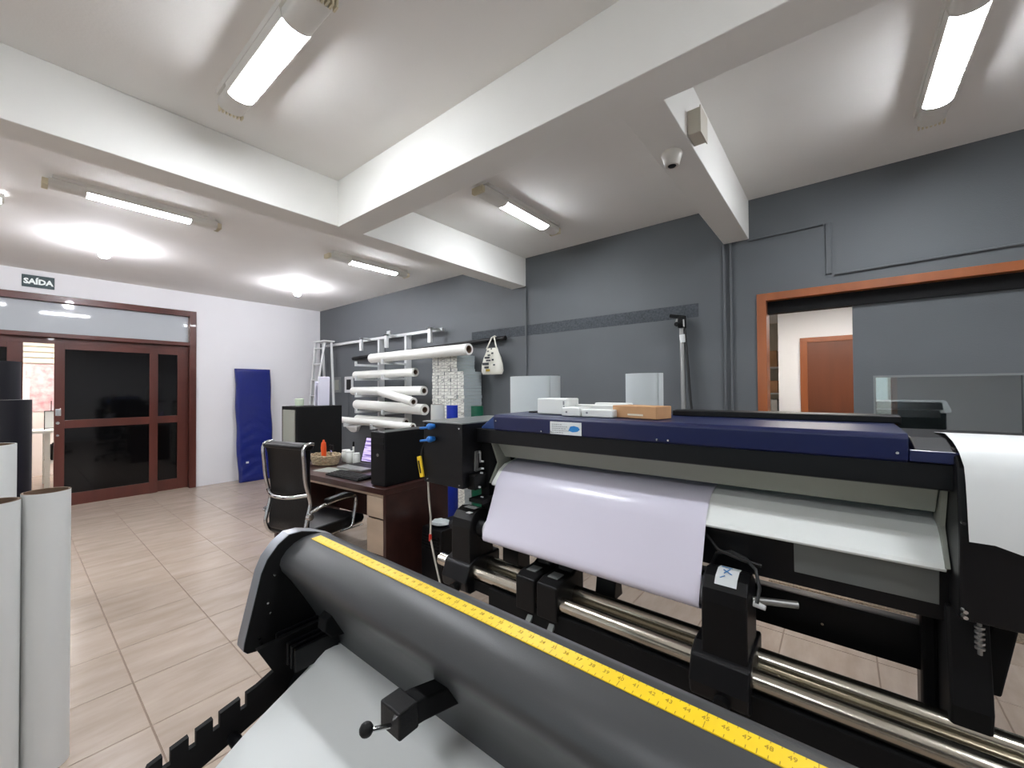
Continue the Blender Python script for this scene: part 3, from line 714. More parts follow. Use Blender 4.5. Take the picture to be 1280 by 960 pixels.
obj('tick_marks', mk, 'ruler_mark', rulo, kind='stuff'); obj('numerals', nm, 'ruler_mark', rulo, kind='stuff')
obj('body', MB().box(-1.058, .62, .51, .78, .80, .888), 'black_plastic', ck, .006)
obj('front_bed', MB().prism([(.51,.872),(.47,.876),(.43,.852),(.40,.80),(.51,.78)], -1.058, .62), 'black_paint', ck)
for xx in (-.95, .50):
    L_ = obj('stand_leg', MB().box(xx-.03, xx+.03, .60, .68, .06, .80), 'black_paint', ck, .004)
    obj('stand_foot', MB().box(xx-.035, xx+.035, .30, .98, .0, .06), 'black_paint', L_, .006)
obj('stand_beam', MB().box(-.92, .47, .62, .66, .22, .30), 'black_paint', ck, .004)
def pinch(x):
    t = obj('pinch_arm', MB().prism([(.52,.99),(.47,1.012),(.40,1.030),(.372,1.034),(.366,1.02),(.366,1.0),(.40,.995),(.47,.978),(.52,.95)], x-.018, x+.018), 'black_matte', ck, .003)
    obj('pinch_block', MB().box(x-.024, x+.024, .350, .385, .999, 1.038), 'black_plastic', t, .003)
    obj('spring_rod', MB().cyl((x+.004,.354,1.012),(x,.318,1.026),.0035,.0035,10), 'chrome', t, smooth=True)
    obj('lever_knob', MB().sphere((x,.313,1.03), .0098, 14), 'black_plastic', t, smooth=True)
pinch(-.515)
t = obj('pinch_arm', MB().prism([(.52,.98),(.47,.985),(.455,.975),(.452,.95),(.47,.93),(.52,.92)], -.95, -.915), 'black_matte', ck, .003)
# notched roll bracket
br = [(.50,.93),(.345,.932),(.372,.872),(.37,.862),(.352,.856)]
arm = [(.50,.905),(.345,.915),(.36,.868)]
top = []
def lerp(t): return (.385+(.165-.385)*t, .862+(.806-.862)*t)
prof = [(.50,.935),(.345,.93),(.378,.866)]
for t_, kind in ((.18,0),(.30,1),(.52,1),(.70,1),(.88,1)):
    y_, z_ = lerp(t_)
    if kind == 0: prof += [(y_, z_)]
    else: prof += [(y_+.006, z_+.002), (y_+.006, z_-.024), (y_-.006, z_-.026), (y_-.006, z_-.001)]
prof += [lerp(1.0), (.158,.79), (.160,.72), (.30,.765), (.40,.80), (.50,.80)]
obj('roll_bracket', MB().prism(prof, -1.012, -1.0), 'black_matte', ck)['label'] = 'black notched roll holder arm'
obj('roll_bracket', MB().prism(prof, .52, .532), 'black_matte', ck)
for k in range(6):
    obj('bracket_rib', MB().box(-1.05+.02*k, -1.042+.02*k, .40, .50, .875, .925), 'black_paint', ck, .002)
obj('bracket_rod', MB().cyl((-1.0,.30,.772),(.52,.30,.772),.012,.012,12), 'black_paint', ck, smooth=True)
# white media on the cutter
cm = [(.515,.8855),(.49,.8905),(.468,.891),(.45,.881),(.431,.866),(.385,.842),(.341,.820),(.30,.797),(.256,.769),(.21,.735),(.17,.69),(.14,.63),(.125,.55),(.12,.45),(.12,.32)]
tag(obj('cutter_media', MB().sheet(cm, -.95, .48, .0012, 6), 'paper_white', smooth=True, ang=60), 'white media sheet feeding out under the cutter hood towards the camera', 'media')

# ================================================================ LEFT FOREGROUND ROLLS
def upright(name, x, y, r, h, m, label, ri=.55, grp=None, cm_='core_brown'):
    o = obj(name, MB().hollow((x,y,0),(x,y,h), r, r*ri, 28), [m, cm_], smooth=True, ang=40)
    return tag(o, label, 'roll', grp)
upright('paper_roll', -2.505, .098, .068, 1.1, 'paper_white', 'white standing roll, the rightmost at the left edge', .9, 'standing rolls at the left edge')
upright('paper_roll', -2.47, -.045, .077, 1.09, 'paper_white', 'white standing roll cut by the left edge, foremost of the group', .9, 'standing rolls at the left edge')
upright('paper_roll', -2.95, -.075, .10, 1.265, 'paper_white', 'taller white standing roll behind the two front ones', .85, 'standing rolls at the left edge')
upright('vinyl_roll', -3.62, -.045, .13, 1.457, 'vinyl_black', 'black standing vinyl roll, the lower and nearer of two', .35, 'standing rolls at the left edge')
upright('vinyl_roll', -4.5, -.085, .14, 1.713, 'vinyl_black', 'black standing vinyl roll, the taller one behind', .35, 'standing rolls at the left edge')

# ================================================================ MATTRESS
mt = MB(); rows = 56
prof_m = [(WX+.012+.16*(1-t)**1.3+ (.03 if t < .18 else 0)*(1-t/.18), 0.0+1.87*t) for t in [i/rows for i in range(rows+1)]]
def mat_wob(y, z):
    a = .0025+.007*max(0, 1-z/1.0)
    return a*(.7*math.sin(z*34+3*math.sin(y*9))+.5*math.sin(z*61+y*15)*math.sin(y*17+z*5))
o = len(mt.v); ny = 22; th = .085
vv = []; ff = []
for sidei in (0, 1):
    for j in range(ny+1):
        for i, (x_, z_) in enumerate(prof_m):
            y_ = 2.36+.525*j/ny+.006*math.sin(z_*9)*(1 if j in (0, ny) else 0)+(.018*(.25-min(z_, .25)) if True else 0)
            edge = min(1, min(j, ny-j)/1.0, min(i, rows-i)/1.0)
            xx = x_ if sidei == 0 else x_+th*(.72+.28*edge)+mat_wob(y_, z_)*edge
            vv.append((xx, y_, z_))
R_ = rows+1; K_ = R_*(ny+1)
for j in range(ny):
    for i in range(rows):
        a0 = j*R_+i; ff.append((a0, a0+1, a0+R_+1, a0+R_)); a1 = a0+K_; ff.append((a1, a1+R_, a1+R_+1, a1+1))
for i in range(rows):
    ff.append((i, i+K_, i+K_+1, i+1)); b0 = ny*R_+i; ff.append((b0+1, b0+K_+1, b0+K_, b0))
for j in range(ny):
    ff.append((j*R_, (j+1)*R_, (j+1)*R_+K_, j*R_+K_)); b0 = j*R_+rows; ff.append((b0, b0+K_, b0+R_+K_, b0+R_))
mtt = thing('exercise_mat', 'dark blue vinyl covered mat leaning upright on the white wall', 'mat', (WX+.1, 2.62, 0))
obj('cushion', mt.add(vv, ff), 'blue_vinyl', mtt, 0, True, ang=70)
obj('care_tag', MB().box(WX+.228, WX+.234, 2.46, 2.50, .30, .33), 'rack_white', mtt)

# ================================================================ EXIT SIGN
sg = thing('exit_sign', 'dark green exit sign with white letters above the wooden door', 'sign', (WX, .225, 2.82))
obj('plate', MB().box(WX, WX+.012, .09, .36, 2.815, 2.965), 'sign_green', sg, .002)
tm = MB(); put_text(tm, 'SAÍDA', .090, lambda u, v_, w_: (WX+.0125+w_, .225+u*.96, 2.884+v_), .0006, .0042)
obj('lettering', tm, 'sign_white', sg)

# ================================================================ WALL FITTINGS ON GREY WALL
def conduit(pts_, label, r=.009):
    tag(obj('conduit', MB().tube(pts_, r, 8), 'grey_wall', smooth=True), label, 'conduit')
yc = WY-.012
conduit([(-2.835,yc,2.70),(-2.835,yc,.02)], 'grey painted vertical conduit under the far beam end', .012)
conduit([(-.74,yc,2.71),(-.74,yc,.02)], 'grey painted vertical conduit under the near beam, left of a pair', .012)
conduit([(-.69,yc,2.71),(-.69,yc,.02)], 'grey painted vertical conduit under the near beam, right of a pair', .010)
conduit([(-.56,yc,2.70),(-.075,yc,2.71)], 'thin grey conduit from the near beam to the cable cover', .008)
conduit([(-.01,yc,2.325),(1.7,yc,2.37)], 'thin grey conduit running along above the framed opening', .008)
tag(obj('cable_box', MB().box(-.062,-.028,WY-.014,WY,2.335,2.71), 'grey_wall', bevel=.002), 'grey painted vertical cable cover above the framed opening', 'cable cover')
conduit([(-6.78,yc,1.45),(-6.78,yc,.9)], 'thin grey conduit below the small white frame', .008)
tag(obj('switch_plate', MB().box(-5.62,-5.53,WY-.012,WY,2.33,2.44).box(-5.595,-5.555,WY-.017,WY-.012,2.365,2.405), 'rack_white', bevel=.003), 'small white switch plate above the roll rack', 'switch')
for x, m, mi_, lab in ((-7.19,'grey_frame','panel_grey','grey framed notice near the ladder'), (-6.77,'rack_white','black_paint','white framed dark picture near the ladder')):
    t = thing('picture_frame', lab, 'picture', (x, WY, 1.46))
    q = MB(); a, b, z0, z1, k = x-.135, x+.135, 1.455, 1.74, .05
    q.box(a, a+k, WY-.02, WY, z0, z1); q.box(b-k, b, WY-.02, WY, z0, z1); q.box(a+k, b-k, WY-.02, WY, z0, z0+k); q.box(a+k, b-k, WY-.02, WY, z1-k, z1)
    obj('frame', q, m, t, .003); obj('picture', MB().box(a+k, b-k, WY-.01, WY-.004, z0+k, z1-k), mi_, t)
# light stand leaning on the wall
ls = thing('light_stand', 'grey metal pole with black clamp head leaning on the grey wall', 'stand', (-1.03, 3.6, 0))
obj('pole', MB().tube([(-1.02,3.62,0),(-1.075,3.74,2.03)], .022, 14), 'dull_steel', ls, smooth=True)
obj('collar', MB().cyl((-1.062,3.735,1.90),(-1.067,3.738,1.97),.03,.03,14), 'rack_white', ls, smooth=True)
hdm = MB(); hdm.box(-1.10,-1.045,3.70,3.77,2.03,2.13); hdm.bar((-1.04,3.735,2.12),(-1.17,3.70,2.145),.035,.03); hdm.cyl((-1.10,3.69,2.06),(-1.10,3.66,2.06),.02)
obj('clamp_head', hdm, 'black_plastic', ls, .006)
obj('clamp_lever', MB().bar((-1.105,3.70,2.11),(-1.115,3.69,2.045),.014,.012).bar((-1.05,3.70,2.10),(-1.045,3.69,2.03),.012,.012), 'dull_steel', ls, .002)
obj('cord', MB().tube([(-1.05,3.73,2.02),(-1.03,3.72,1.8),(-1.0,3.70,1.4),(-.94,3.66,1.0),(-.9,3.6,.4)], .011, 8), 'cable_black', ls, smooth=True)

# dome camera and junction box
dc = thing('dome_camera', 'white dome security camera under the short beam', 'camera', (-.655, 2.14, 2.715))
obj('housing', MB().lathe((-.655,2.14,2.645), [(.032,0),(.036,.004),(.044,.03),(.052,.058),(.048,.07)], 24), 'cam_white', dc, smooth=True)
obj('lens', MB().lathe((-.655,2.14,2.640), [(.001,.0),(.018,.002),(.024,.008)], 18), 'black_paint', dc, smooth=True)
jb = thing('junction_box', 'small beige junction box on the side of the short beam', 'box', (-.53, 2.13, 2.72))
obj('case', MB().box(-.557, -.500, 2.06, 2.18, 2.725, 2.845), 'box_beige', jb, .004)
obj('cover', MB().box(-.500, -.494, 2.055, 2.185, 2.72, 2.85), 'box_beige', jb, .002)

# ================================================================ ROLL RACK
rk = thing('roll_rack', 'white metal tube rack fixed to the grey wall', 'rack', (-5.5, 3.72, 0))
ry_ = 3.72
obj('top_rail', MB().box(-7.45, -4.20, ry_-.02, ry_+.02, 2.305, 2.345), 'rack_white', rk, .003)
for x in (-5.72, -5.02): 
    u = obj('upright', MB().box(x-.025, x+.025, ry_-.02, WY, .85, 2.33), 'rack_white', rk, .003)
for x in (-5.95, -5.26, -4.26):
    obj('hanger', MB().box(x-.03, x+.03, ry_-.20, ry_-.16, 2.13, 2.335).box(x-.03,x+.03,ry_-.20,ry_,2.305,2.335), 'rack_white', rk, .003)
for z in (1.885, 1.665, 1.41, 1.17, .978):
    for x in (-5.72, -5.02):
        yf = 3.12 if z < 1 else 3.30
        obj('arm', MB().box(x-.02, x+.02, yf, ry_-.02, z-.02, z+.012).box(x-.02,x+.02,yf,yf+.025,z,z+.05), 'rack_white', rk, .003)
obj('lower_rail', MB().box(-7.2, -5.72, ry_, ry_+.03, .985, 1.02), 'rack_white', rk, .003)
G = 'media rolls on the wall rack'
def hroll(p0, p1, r, label, ri=.5):
    tag(obj('media_roll', MB().hollow(p0, p1, r, r*ri, 24), ['roll_white','core_brown'], smooth=True, ang=40), label, 'roll', G)
hroll((-5.38,3.37,1.968),(-3.35,3.362,1.968), .068, 'largest white media roll at the top of the rack', .6)
hroll((-5.93,3.43,1.736),(-4.43,3.43,1.736), .058, 'thin white media roll second from the top of the rack')
hroll((-6.0,3.43,1.485),(-4.25,3.43,1.485), .062, 'white media roll third from the top of the rack')
hroll((-5.88,3.42,1.276),(-4.20,3.40,1.238), .072, 'slack white media roll fourth from the top, sagging at its right end')
hroll((-5.00,3.28,1.47),(-4.20,3.22,1.345), .056, 'loose white roll lying crossed over the fourth rack roll')
hroll((-5.92,3.45,1.05),(-4.66,3.45,1.05), .058, 'white media roll with open core near the bottom of the rack')
hroll((-6.05,3.23,1.045),(-4.20,3.21,1.03), .048, 'lowest thin white roll in front of the bottom rack arm')
tag(obj('black_pipe', MB().tube([(-6.55,3.74,2.045),(-3.11,3.74,2.115)], .028, 14), 'black_plastic', smooth=True), 'long black pipe fixed along the wall behind the top roll', 'pipe')
# bag
bg = thing('cloth_bag', 'printed white cloth bag hanging from the black pipe', 'bag', (-3.27, 3.68, 1.68))
bgm = MB(); n = 16
zs = [(1.690,.135,.035),(1.68,.15,.05),(1.72,.168,.07),(1.80,.165,.065),(1.88,.135,.05),(1.95,.10,.032),(2.0,.085,.015)]
o_ = []
for (z_, a_, b_) in zs:
    for k in range(n):
        t_ = 2*math.pi*k/n; bgm.v.append((-3.27+a_*math.cos(t_)+.004*math.sin(3*t_+z_*30), 3.68+b_*math.sin(t_), z_))
for i in range(len(zs)-1):
    for k in range(n): bgm.f.append((i*n+k, i*n+(k+1) % n, (i+1)*n+(k+1) % n, (i+1)*n+k)); bgm.m.append(0)
bgm.f += [tuple(reversed(range(n))), tuple(range((len(zs)-1)*n, len(zs)*n))]; bgm.m += [0, 0]
obj('pouch', bgm, 'bag_cloth', bg, smooth=True)
for sx in (-1, 1):
    obj('handle', MB().tube([(-3.27+sx*.08,3.665,1.99),(-3.27+sx*.05,3.68,2.06),(-3.275+sx*.02,3.70,2.13),(-3.275,3.735,2.152),(-3.275+sx*.01,3.77,2.13)], .009, 8), 'bag_cloth', bg, smooth=True)
pm = MB()
for (x, z_, w_, h_) in ((-.07,1.87,.08,.022),(-.03,1.835,.07,.016),(-.09,1.79,.10,.03),(-.06,1.75,.07,.022),(-.02,1.90,.04,.018),(.04,1.92,.03,.02),(.06,1.84,.03,.02),(.08,1.78,.03,.018),(-.03,1.95,.03,.015),(.03,1.975,.02,.015)):
    yy = 3.68-.068 if z_ < 1.86 else 3.68-.052
    pm.box(-3.27+x, -3.27+x+w_, yy-.012, yy-.008, z_, z_+h_)
obj('print', pm, 'bag_print', bg, kind='stuff'); obj('print', MB().box(-3.27-.03,-3.27+.03,3.596,3.602,1.715,1.74), 'bag_gold', bg)

# ================================================================ BOX STACK
BW, BD, BH = .1175, .31, .042
COLS = ('leftmost', 'second', 'third', 'fourth', 'lower rightmost')
def ordinal(n):
    u = ('','first','second','third','fourth','fifth','sixth','seventh','eighth','ninth','tenth','eleventh','twelfth','thirteenth','fourteenth','fifteenth','sixteenth','seventeenth','eighteenth','nineteenth')
    if n < 20: return u[n]
    t = {2: 'twent', 3: 'thirt', 4: 'fort'}[n//10]
    return t+'ieth' if n % 10 == 0 else t+'y-'+u[n % 10]
def boxmesh():
    mb = MB(); mb.box(0, BW-.003, 0, BD, 0, BH-.0025, 0)
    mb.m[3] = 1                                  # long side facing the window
    e = .0006
    def ln(x0, x1, z0, z1): mb.add([(x0,-e,z0),(x1,-e,z0),(x1,-e,z1),(x0,-e,z1)], [(0,1,2,3)], 2)
    return mb, ln
variants = []
for vv_ in range(4):
    mb, ln = boxmesh()
    ln(0, BW-.003, 0, .003); ln((.0, .0, .0, .105)[vv_], (.006, .003, .004, .112)[vv_], 0, BH-.003)
    ln(.02+.012*vv_, .065+.01*vv_, .017, .022)
    if vv_ % 2: ln(.07, .1, .027, .031)
    me = bpy.data.meshes.new('product_box'); me.from_pydata(mb.v, [], mb.f)
    for q in ('box_white','box_side','box_ink'): me.materials.append(MATS[q])
    me.polygons.foreach_set('material_index', mb.m); me.update(); variants.append(me)
for col in range(5):
    x0 = -4.10+col*BW; top_n = 46 if col < 4 else 41
    for r_ in range(top_n):
        o = link('product_box', random.choice(variants))
        o.location = (x0+random.uniform(-.001,.001), 3.44+random.uniform(-.006,.006), r_*BH)
        k_ = top_n-1-r_; place = 'topmost' if k_ == 0 else ordinal(k_+1)+' from the top'
        tag(o, 'flat white printed box, '+place+' in the '+COLS[col]+' column of the block', 'box', 'boxes in the block by the rack')
G2 = 'standing rolls behind the printer'
upright('paper_roll', -3.46, 2.98, .075, 1.335, 'bottle_white', 'translucent white standing roll in front of the box block', .8, G2)
upright('vinyl_roll', -3.14, 2.90, .058, 1.335, 'vinyl_blue', 'bright blue standing vinyl roll in front of the box block', .5, G2)
upright('vinyl_roll', -2.80, 2.92, .062, 1.335, 'vinyl_green', 'green standing vinyl roll in front of the box block', .5, G2)
# loose sheet rolls behind the printer
for (xc, r, h, lab) in ((-1.745, .205, 1.592, 'wide loosely rolled white sheet standing on the back of the printer, left one'), (-.925, .115, 1.590, 'narrower loosely rolled white sheet standing on the back of the printer, right one')):
    sheetm = MB(); n = 36; pts2 = []
    for k in range(n+1):
        t_ = k/n; a_ = -math.pi*.15+t_*2*math.pi*1.12; rr = r*(1-.05*t_); pts2.append((xc+rr*math.cos(a_), 2.43+rr*.72*math.sin(a_)))
    vv_ = []; ff_ = []
    for (z_) in (1.2505, h):
        for (px_, py_) in pts2: vv_.append((px_, py_, z_))
        for (px_, py_) in pts2: vv_.append((xc+(px_-xc)*.985, 2.43+(py_-2.43)*.985, z_))
    m_ = n+1
    for k in range(n):
        ff_ += [(k, k+1, 2*m_+k+1, 2*m_+k), (m_+k+1, m_+k, 3*m_+k, 3*m_+k+1), (2*m_+k, 2*m_+k+1, 3*m_+k+1, 3*m_+k), (k+1, k, m_+k, m_+k+1)]
    ff_ += [(0, 2*m_, 3*m_, m_), (n, m_+n, 3*m_+n, 2*m_+n)]
    tag(obj('rolled_sheet', sheetm.add(vv_, ff_), 'paper_cool', smooth=True, ang=50), lab, 'sheet')

# ================================================================ LADDER
ld = thing('step_ladder', 'white step ladder standing in the corner by the grey wall', 'ladder', (-7.3, 3.5, 0))
A0, A1 = Vector((-7.60,3.40,0)), Vector((-7.36,3.48,2.36)); B0, B1 = Vector((-7.30,3.22,0)), Vector((-7.10,3.52,2.36))
for a, b in ((A0, A1), (B0, B1)): obj('rail', MB().bar(a, b, .05, .035), 'rack_white', ld, .004)
for a in ((-7.28,3.66),(-7.05,3.70)): obj('rear_leg', MB().bar((a[0],a[1],0),(a[0]-.02,a[1]-.08,2.36),.035,.035), 'rack_white', ld, .004)
for k in range(1, 9):
    t_ = k/8.4; obj('rung', MB().bar(A0.lerp(A1, t_), B0.lerp(B1, t_), .06, .02), 'rack_white', ld, .003)
obj('top_cap', MB().box(-7.42,-7.02,3.46,3.66,2.36,2.385), 'rack_white', ld, .004)

# ================================================================ FILE CABINET
fc = thing('file_cabinet', 'black upright file cabinet with grey front behind the desk', 'cabinet', (-5.2, 2.4, 0))
obj('body', MB().box(-5.42, -5.0, 2.14, 2.70, 0, 1.305), 'black_matte', fc, .004)
d_ = obj('cabinet_door', MB().box(-5.36, -5.035, 2.126, 2.14, .05, 1.265), 'panel_grey', fc, .004)
obj('handle', MB().box(-5.07, -5.055, 2.108, 2.126, .60, .72), 'dull_steel', d_, .003)
tag(obj('small_tub', MB().lathe((-5.30,2.30,1.306), [(.045,0),(.05,.005),(.052,.085),(.046,.092)], 20), 'green_pale', smooth=True), 'pale green tub on the left of the file cabinet', 'tub')
for k, (x, h, lab) in enumerate(((-5.25,.30,'left lilac paper folder standing on the file cabinet'),(-5.16,.36,'right lilac paper folder standing on the file cabinet'))):
    tag(obj('paper_folder', MB().prism([(x,1.3055),(x+.03,1.3055),(x+.045,1.3055+h),(x+.02,1.3055+h+.01)], 2.46, 2.60, 'y'), 'lilac_paper', bevel=.002), lab, 'folder')

# ================================================================ DESK (local: front-right corner at origin, width towards -x, depth +y)
ang = math.atan2(.078, .89)
dk = thing('office_desk', 'dark brown wooden office desk with pale drawer fronts', 'desk', (-2.59, 1.725, 0), ang, world=False)
DWd, DD, DH = 1.62, .68, .77
obj('desk_top', MB().box(-DWd, 0, 0, DD, DH-.045, DH), 'desk_dark', dk, .003)
obj('side_panel', MB().box(-.03, 0, .01, DD-.01, .0, DH-.045), 'desk_dark', dk, .002)
obj('side_panel', MB().box(-DWd, -DWd+.04, .01, DD-.01, .0, DH-.045), 'desk_dark', dk, .002)
obj('back_panel', MB().box(-DWd+.04, -.38, DD-.06, DD-.04, .25, DH-.045), 'desk_dark', dk)
obj('edge_strip', MB().box(-DWd+.04, -.03, .012, .03, DH-.065, DH-.045), 'desk_light', dk)
pdo = obj('pedestal', MB().box(-.225, -.03, .03, DD-.03, .03, DH-.065), 'desk_dark', dk)
for z0, z1 in ((.545,.70),(.275,.53),(.045,.26)):
    obj('drawer', MB().box(-.222, -.035, .012, .03, z0, z1), 'desk_light', pdo, .002)
dcos, dsin = math.cos(ang), math.sin(ang)
def D(x, y, z=DH): return (-2.59+dcos*x-dsin*y, 1.725+dsin*x+dcos*y, z)
def dthing(name, label, cat, x, y, rot=0, z=DH+.001): return thing(name, label, cat, D(x, y, z), ang+rot, world=False)
# tower on the desk
pc = dthing('desktop_tower', 'black desktop computer tower standing on the desk', 'computer', -.135, .045)
obj('case', MB().box(-.085, .085, .012, .46, 0, .41), 'black_plastic', pc, .005)
fpn = obj('front_panel', MB().box(-.085, .085, 0, .014, .005, .41), 'black_paint', pc, .005)
obj('drive_bay', MB().box(-.07,.07,-.003,.001,.33,.37).box(-.07,.07,-.003,.001,.28,.32), 'black_plastic', fpn)
obj('power_button', MB().cyl((0,.002,.235),(0,-.004,.235),.012,.012,14), 'dull_steel', fpn, smooth=True)
# laptop
lp = dthing('laptop', 'open laptop with a lilac page on its screen on the desk', 'laptop', -.86, .42, 0)
obj('base', MB().box(-.19,.19,-.13,.13,0,.02), 'dull_steel', lp, .004)
ks = MB()
for r_ in range(5):
    for c_ in range(12): ks.box(-.165+c_*.0275,-.165+c_*.0275+.023,-.02+r_*.026,-.02+r_*.026+.021,.0195,.0225)
obj('keys', ks, 'black_plastic', lp, kind='stuff'); obj('touchpad', MB().box(-.05,.05,-.115,-.045,.0195,.0205), 'plate_grey', lp)
sc_ = MB(); p0, p1 = Vector((0,.13,.02)), Vector((0,.20,.262)); nrm = Vector((0,-.262+.02,.07)).normalized()
sc_.obox((p0+p1)/2, (.19,0,0), (p1-p0)/2, nrm*.005); ld_ = obj('screen_lid', sc_, 'black_plastic', lp, .004)
sc2 = MB(); sc2.obox((p0+p1)/2+nrm*.0055, (.175,0,0), (p1-p0)*.45, nrm*.0008); obj('display', sc2, 'screen', ld_)
# keyboard, mouse
kbd = dthing('keyboard', 'black keyboard near the front edge of the desk', 'keyboard', -.62, .13, -.03)
obj('case', MB().prism([(-.075,0),(-.075,.012),(.075,.024),(.075,0)], -.23, .23), 'black_plastic', kbd, .003)
ks = MB()
for r_ in range(5):
    for c_ in range(15):
        y_ = -.062+r_*.0255; z_ = .0125+(y_+.075)*.08; ks.box(-.218+c_*.0293,-.218+c_*.0293+.025,y_,y_+.021,z_,z_+.006)
obj('keys', ks, 'black_paint', kbd, kind='stuff')
ms = dthing('computer_mouse', 'small black mouse beside the tower', 'mouse', -.33, .20)
obj('shell', MB().lathe((0,0,0), [(.028,0),(.031,.006),(.029,.018),(.018,.028),(.004,.032)], 18, sy=1.6), 'black_plastic', ms, smooth=True)
obj('wheel', MB().cyl((-.004,-.03,.026),(.004,-.03,.026),.006,.006,12), 'plate_grey', ms)
# basket
bk = dthing('wicker_basket', 'low beige wicker basket at the left of the desk', 'basket', -1.34, .36)
wv = MB()
for r_ in range(6):
    z_ = .0135+r_*.0155; rx, ry2 = .135+.006*r_, .10+.005*r_
    path = [(rx*math.cos(2*math.pi*k/28), ry2*math.sin(2*math.pi*k/28), z_+.003*(1 if (k+r_) % 2 else -1)) for k in range(29)]
    wv.tube(path, .009, 6)
obj('weave', wv, 'wicker', bk, smooth=True); obj('bottom', MB().lathe((0,0,0), [(.128,0),(.130,.006)], 24, sy=.75), 'wicker', bk)
oc = dthing('glue_bottle', 'orange tool handle sticking up from the basket', 'tool', -1.37, .36, 0, DH+.012)
obj('handle', MB().tube([(0,0,0),(.0,0,.10),(-.005,0,.15),(-.004,0,.20)], [.020,.024,.026,.020], 14), 'orange_plastic', oc, smooth=True); obj('tip', MB().cyl((-.004,0,.20),(-.004,0,.225),.014,.008,12), 'orange_plastic', oc, smooth=True)
sb = dthing('scissors', 'black scissor handles in the basket', 'scissors', -1.27, .37, 0, DH+.012)
obj('blades', MB().bar((0,0,0),(0.01,0,.13),.018,.004), 'chrome', sb)
for sx in (-1, 1): obj('finger_loop', MB().tube([(sx*.02+.012+.018*math.cos(t_*math.pi/6), 0, .155+.028*math.sin(t_*math.pi/6)) for t_ in range(13)], .005, 8), 'black_plastic', sb, smooth=True)
# jars
for k, (x, y, r, h, lab) in enumerate(((-1.30,.56,.045,.12,'left white plastic jar left of the laptop on the desk'), (-1.21,.54,.040,.115,'middle white plastic jar left of the laptop on the desk'), (-1.13,.56,.036,.10,'right small white plastic jar left of the laptop on the desk'))):
    j = dthing('plastic_jar', lab, 'jar', x, y)
    obj('body', MB().lathe((0,0,0), [(r*.9,0),(r,.005),(r,h*.78),(r*.85,h*.86)], 20), 'bottle_white', j, smooth=True)
    obj('lid', MB().lathe((0,0,h*.86), [(r*.88,0),(r*.9,.004),(r*.88,h*.14)], 20), ('device_white','bottle_white','device_white')[k], j, smooth=True)
sy = dthing('marker_pen', 'white capped marker pen standing in the jars', 'pen', -1.25, .61)
obj('barrel', MB().cyl((0,0,0),(0,0,.15),.010,.010,12), 'device_white', sy, smooth=True); obj('cap', MB().cyl((0,0,.15),(0,0,.20),.011,.009,12), 'black_plastic', sy, smooth=True)
# papers
pp = dthing('paper_sheet', 'loose printed paper beside the keyboard', 'paper', -1.0, .22, .2)
obj('page', MB().box(-.15,.15,-.09,.09,0,.001), 'panel_grey', pp); obj('text_block', MB().box(-.12,.12,-.07,-.06,.001,.0014).box(-.12,.08,-.04,-.03,.001,.0014).box(-.12,.1,-.01,0,.001,.0014), 'ink_grey', pp)
# tower on the floor
pf = thing('desktop_tower', 'black computer tower on the floor between desk and printer', 'computer', (-2.42, 2.0, 0))
obj('case', MB().box(-2.52, -2.30, 2.02, 2.48, .012, .45), 'black_plastic', pf, .006)
fpn = obj('front_panel', MB().prism([(2.02,.012),(2.005,.05),(2.0,.30),(2.01,.44),(2.02,.45)], -2.52, -2.30), 'black_paint', pf, .004)
for k in range(5): obj('vent', MB().box(-2.50,-2.32,1.994,2.002,.30+.022*k,.31+.022*k), 'black_matte', fpn)
for xx in (-2.49, -2.33):
    obj('foot', MB().box(xx-.015,xx+.015,2.05,2.44,0,.012), 'black_matte', pf)
def crump(cx, cy, cz, sx, sy, sz, seed):
    m = MB(); r = random.Random(seed); N1, N2 = 7, 12
    for i in range(N1):
        th_ = math.pi*i/(N1-1)
        for k in range(N2):
            a_ = 2*math.pi*k/N2; q_ = .75+.4*r.random()
            m.v.append((cx+sx*q_*math.sin(th_)*math.cos(a_), cy+sy*q_*math.sin(th_)*math.sin(a_), max(cz, cz+sz*(1-math.cos(th_))*.5*(.8+.3*r.random()))))
    for i in range(N1-1):
        for k in range(N2): m.f.append((i*N2+k, i*N2+(k+1) % N2, (i+1)*N2+(k+1) % N2, (i+1)*N2+k)); m.m.append(0)
    return m
tag(obj('crumpled_paper', crump(-2.41, 2.09, .451, .09, .07, .05, 5), 'paper_cool', smooth=True, ang=25), 'crumpled white paper lying on the floor tower', 'paper')
tag(obj('plastic_bag', crump(-6.28, 3.60, .80, .20, .10, .22, 9), 'paper_white', smooth=True, ang=25), 'crumpled white plastic bag hanging from the lower rack rail', 'bag')
# cable and yellow cutter
cut = thing('utility_knife', 'yellow utility knife hanging beside the ink cabinet', 'knife', (-1.945, 1.53, 1.0))
a, b = Vector((-1.945,1.53,1.105)), Vector((-1.915,1.53,.985))
obj('handle', MB().bar(a, b, .032, .014, (0,1,0)), 'yellow_plastic', cut, .004)
obj('slot', MB().bar(a.lerp(b,.2)+Vector((0,-.009,0)), a.lerp(b,.8)+Vector((0,-.009,0)), .010, .003, (0,1,0)), 'black_matte', cut)
obj('hang_cord', MB().tube([(-1.945,1.54,1.105),(-1.935,1.545,1.15),(-1.90,1.545,1.20)], .003, 6), 'cable_black', cut)
cbp = [(-1.90,1.56,.96),(-1.905,1.57,.85),(-1.90,1.58,.74),(-1.905,1.58,.62),(-1.86,1.58,.48),(-1.80,1.57,.36),(-1.775,1.56,.24),(-1.77,1.55,.10),(-1.74,1.50,.012),(-1.60,1.40,.010)]
cbl = thing('power_cable', 'white power cable hanging down beside the ink cabinet', 'cable', (-1.85, 1.56, 0))
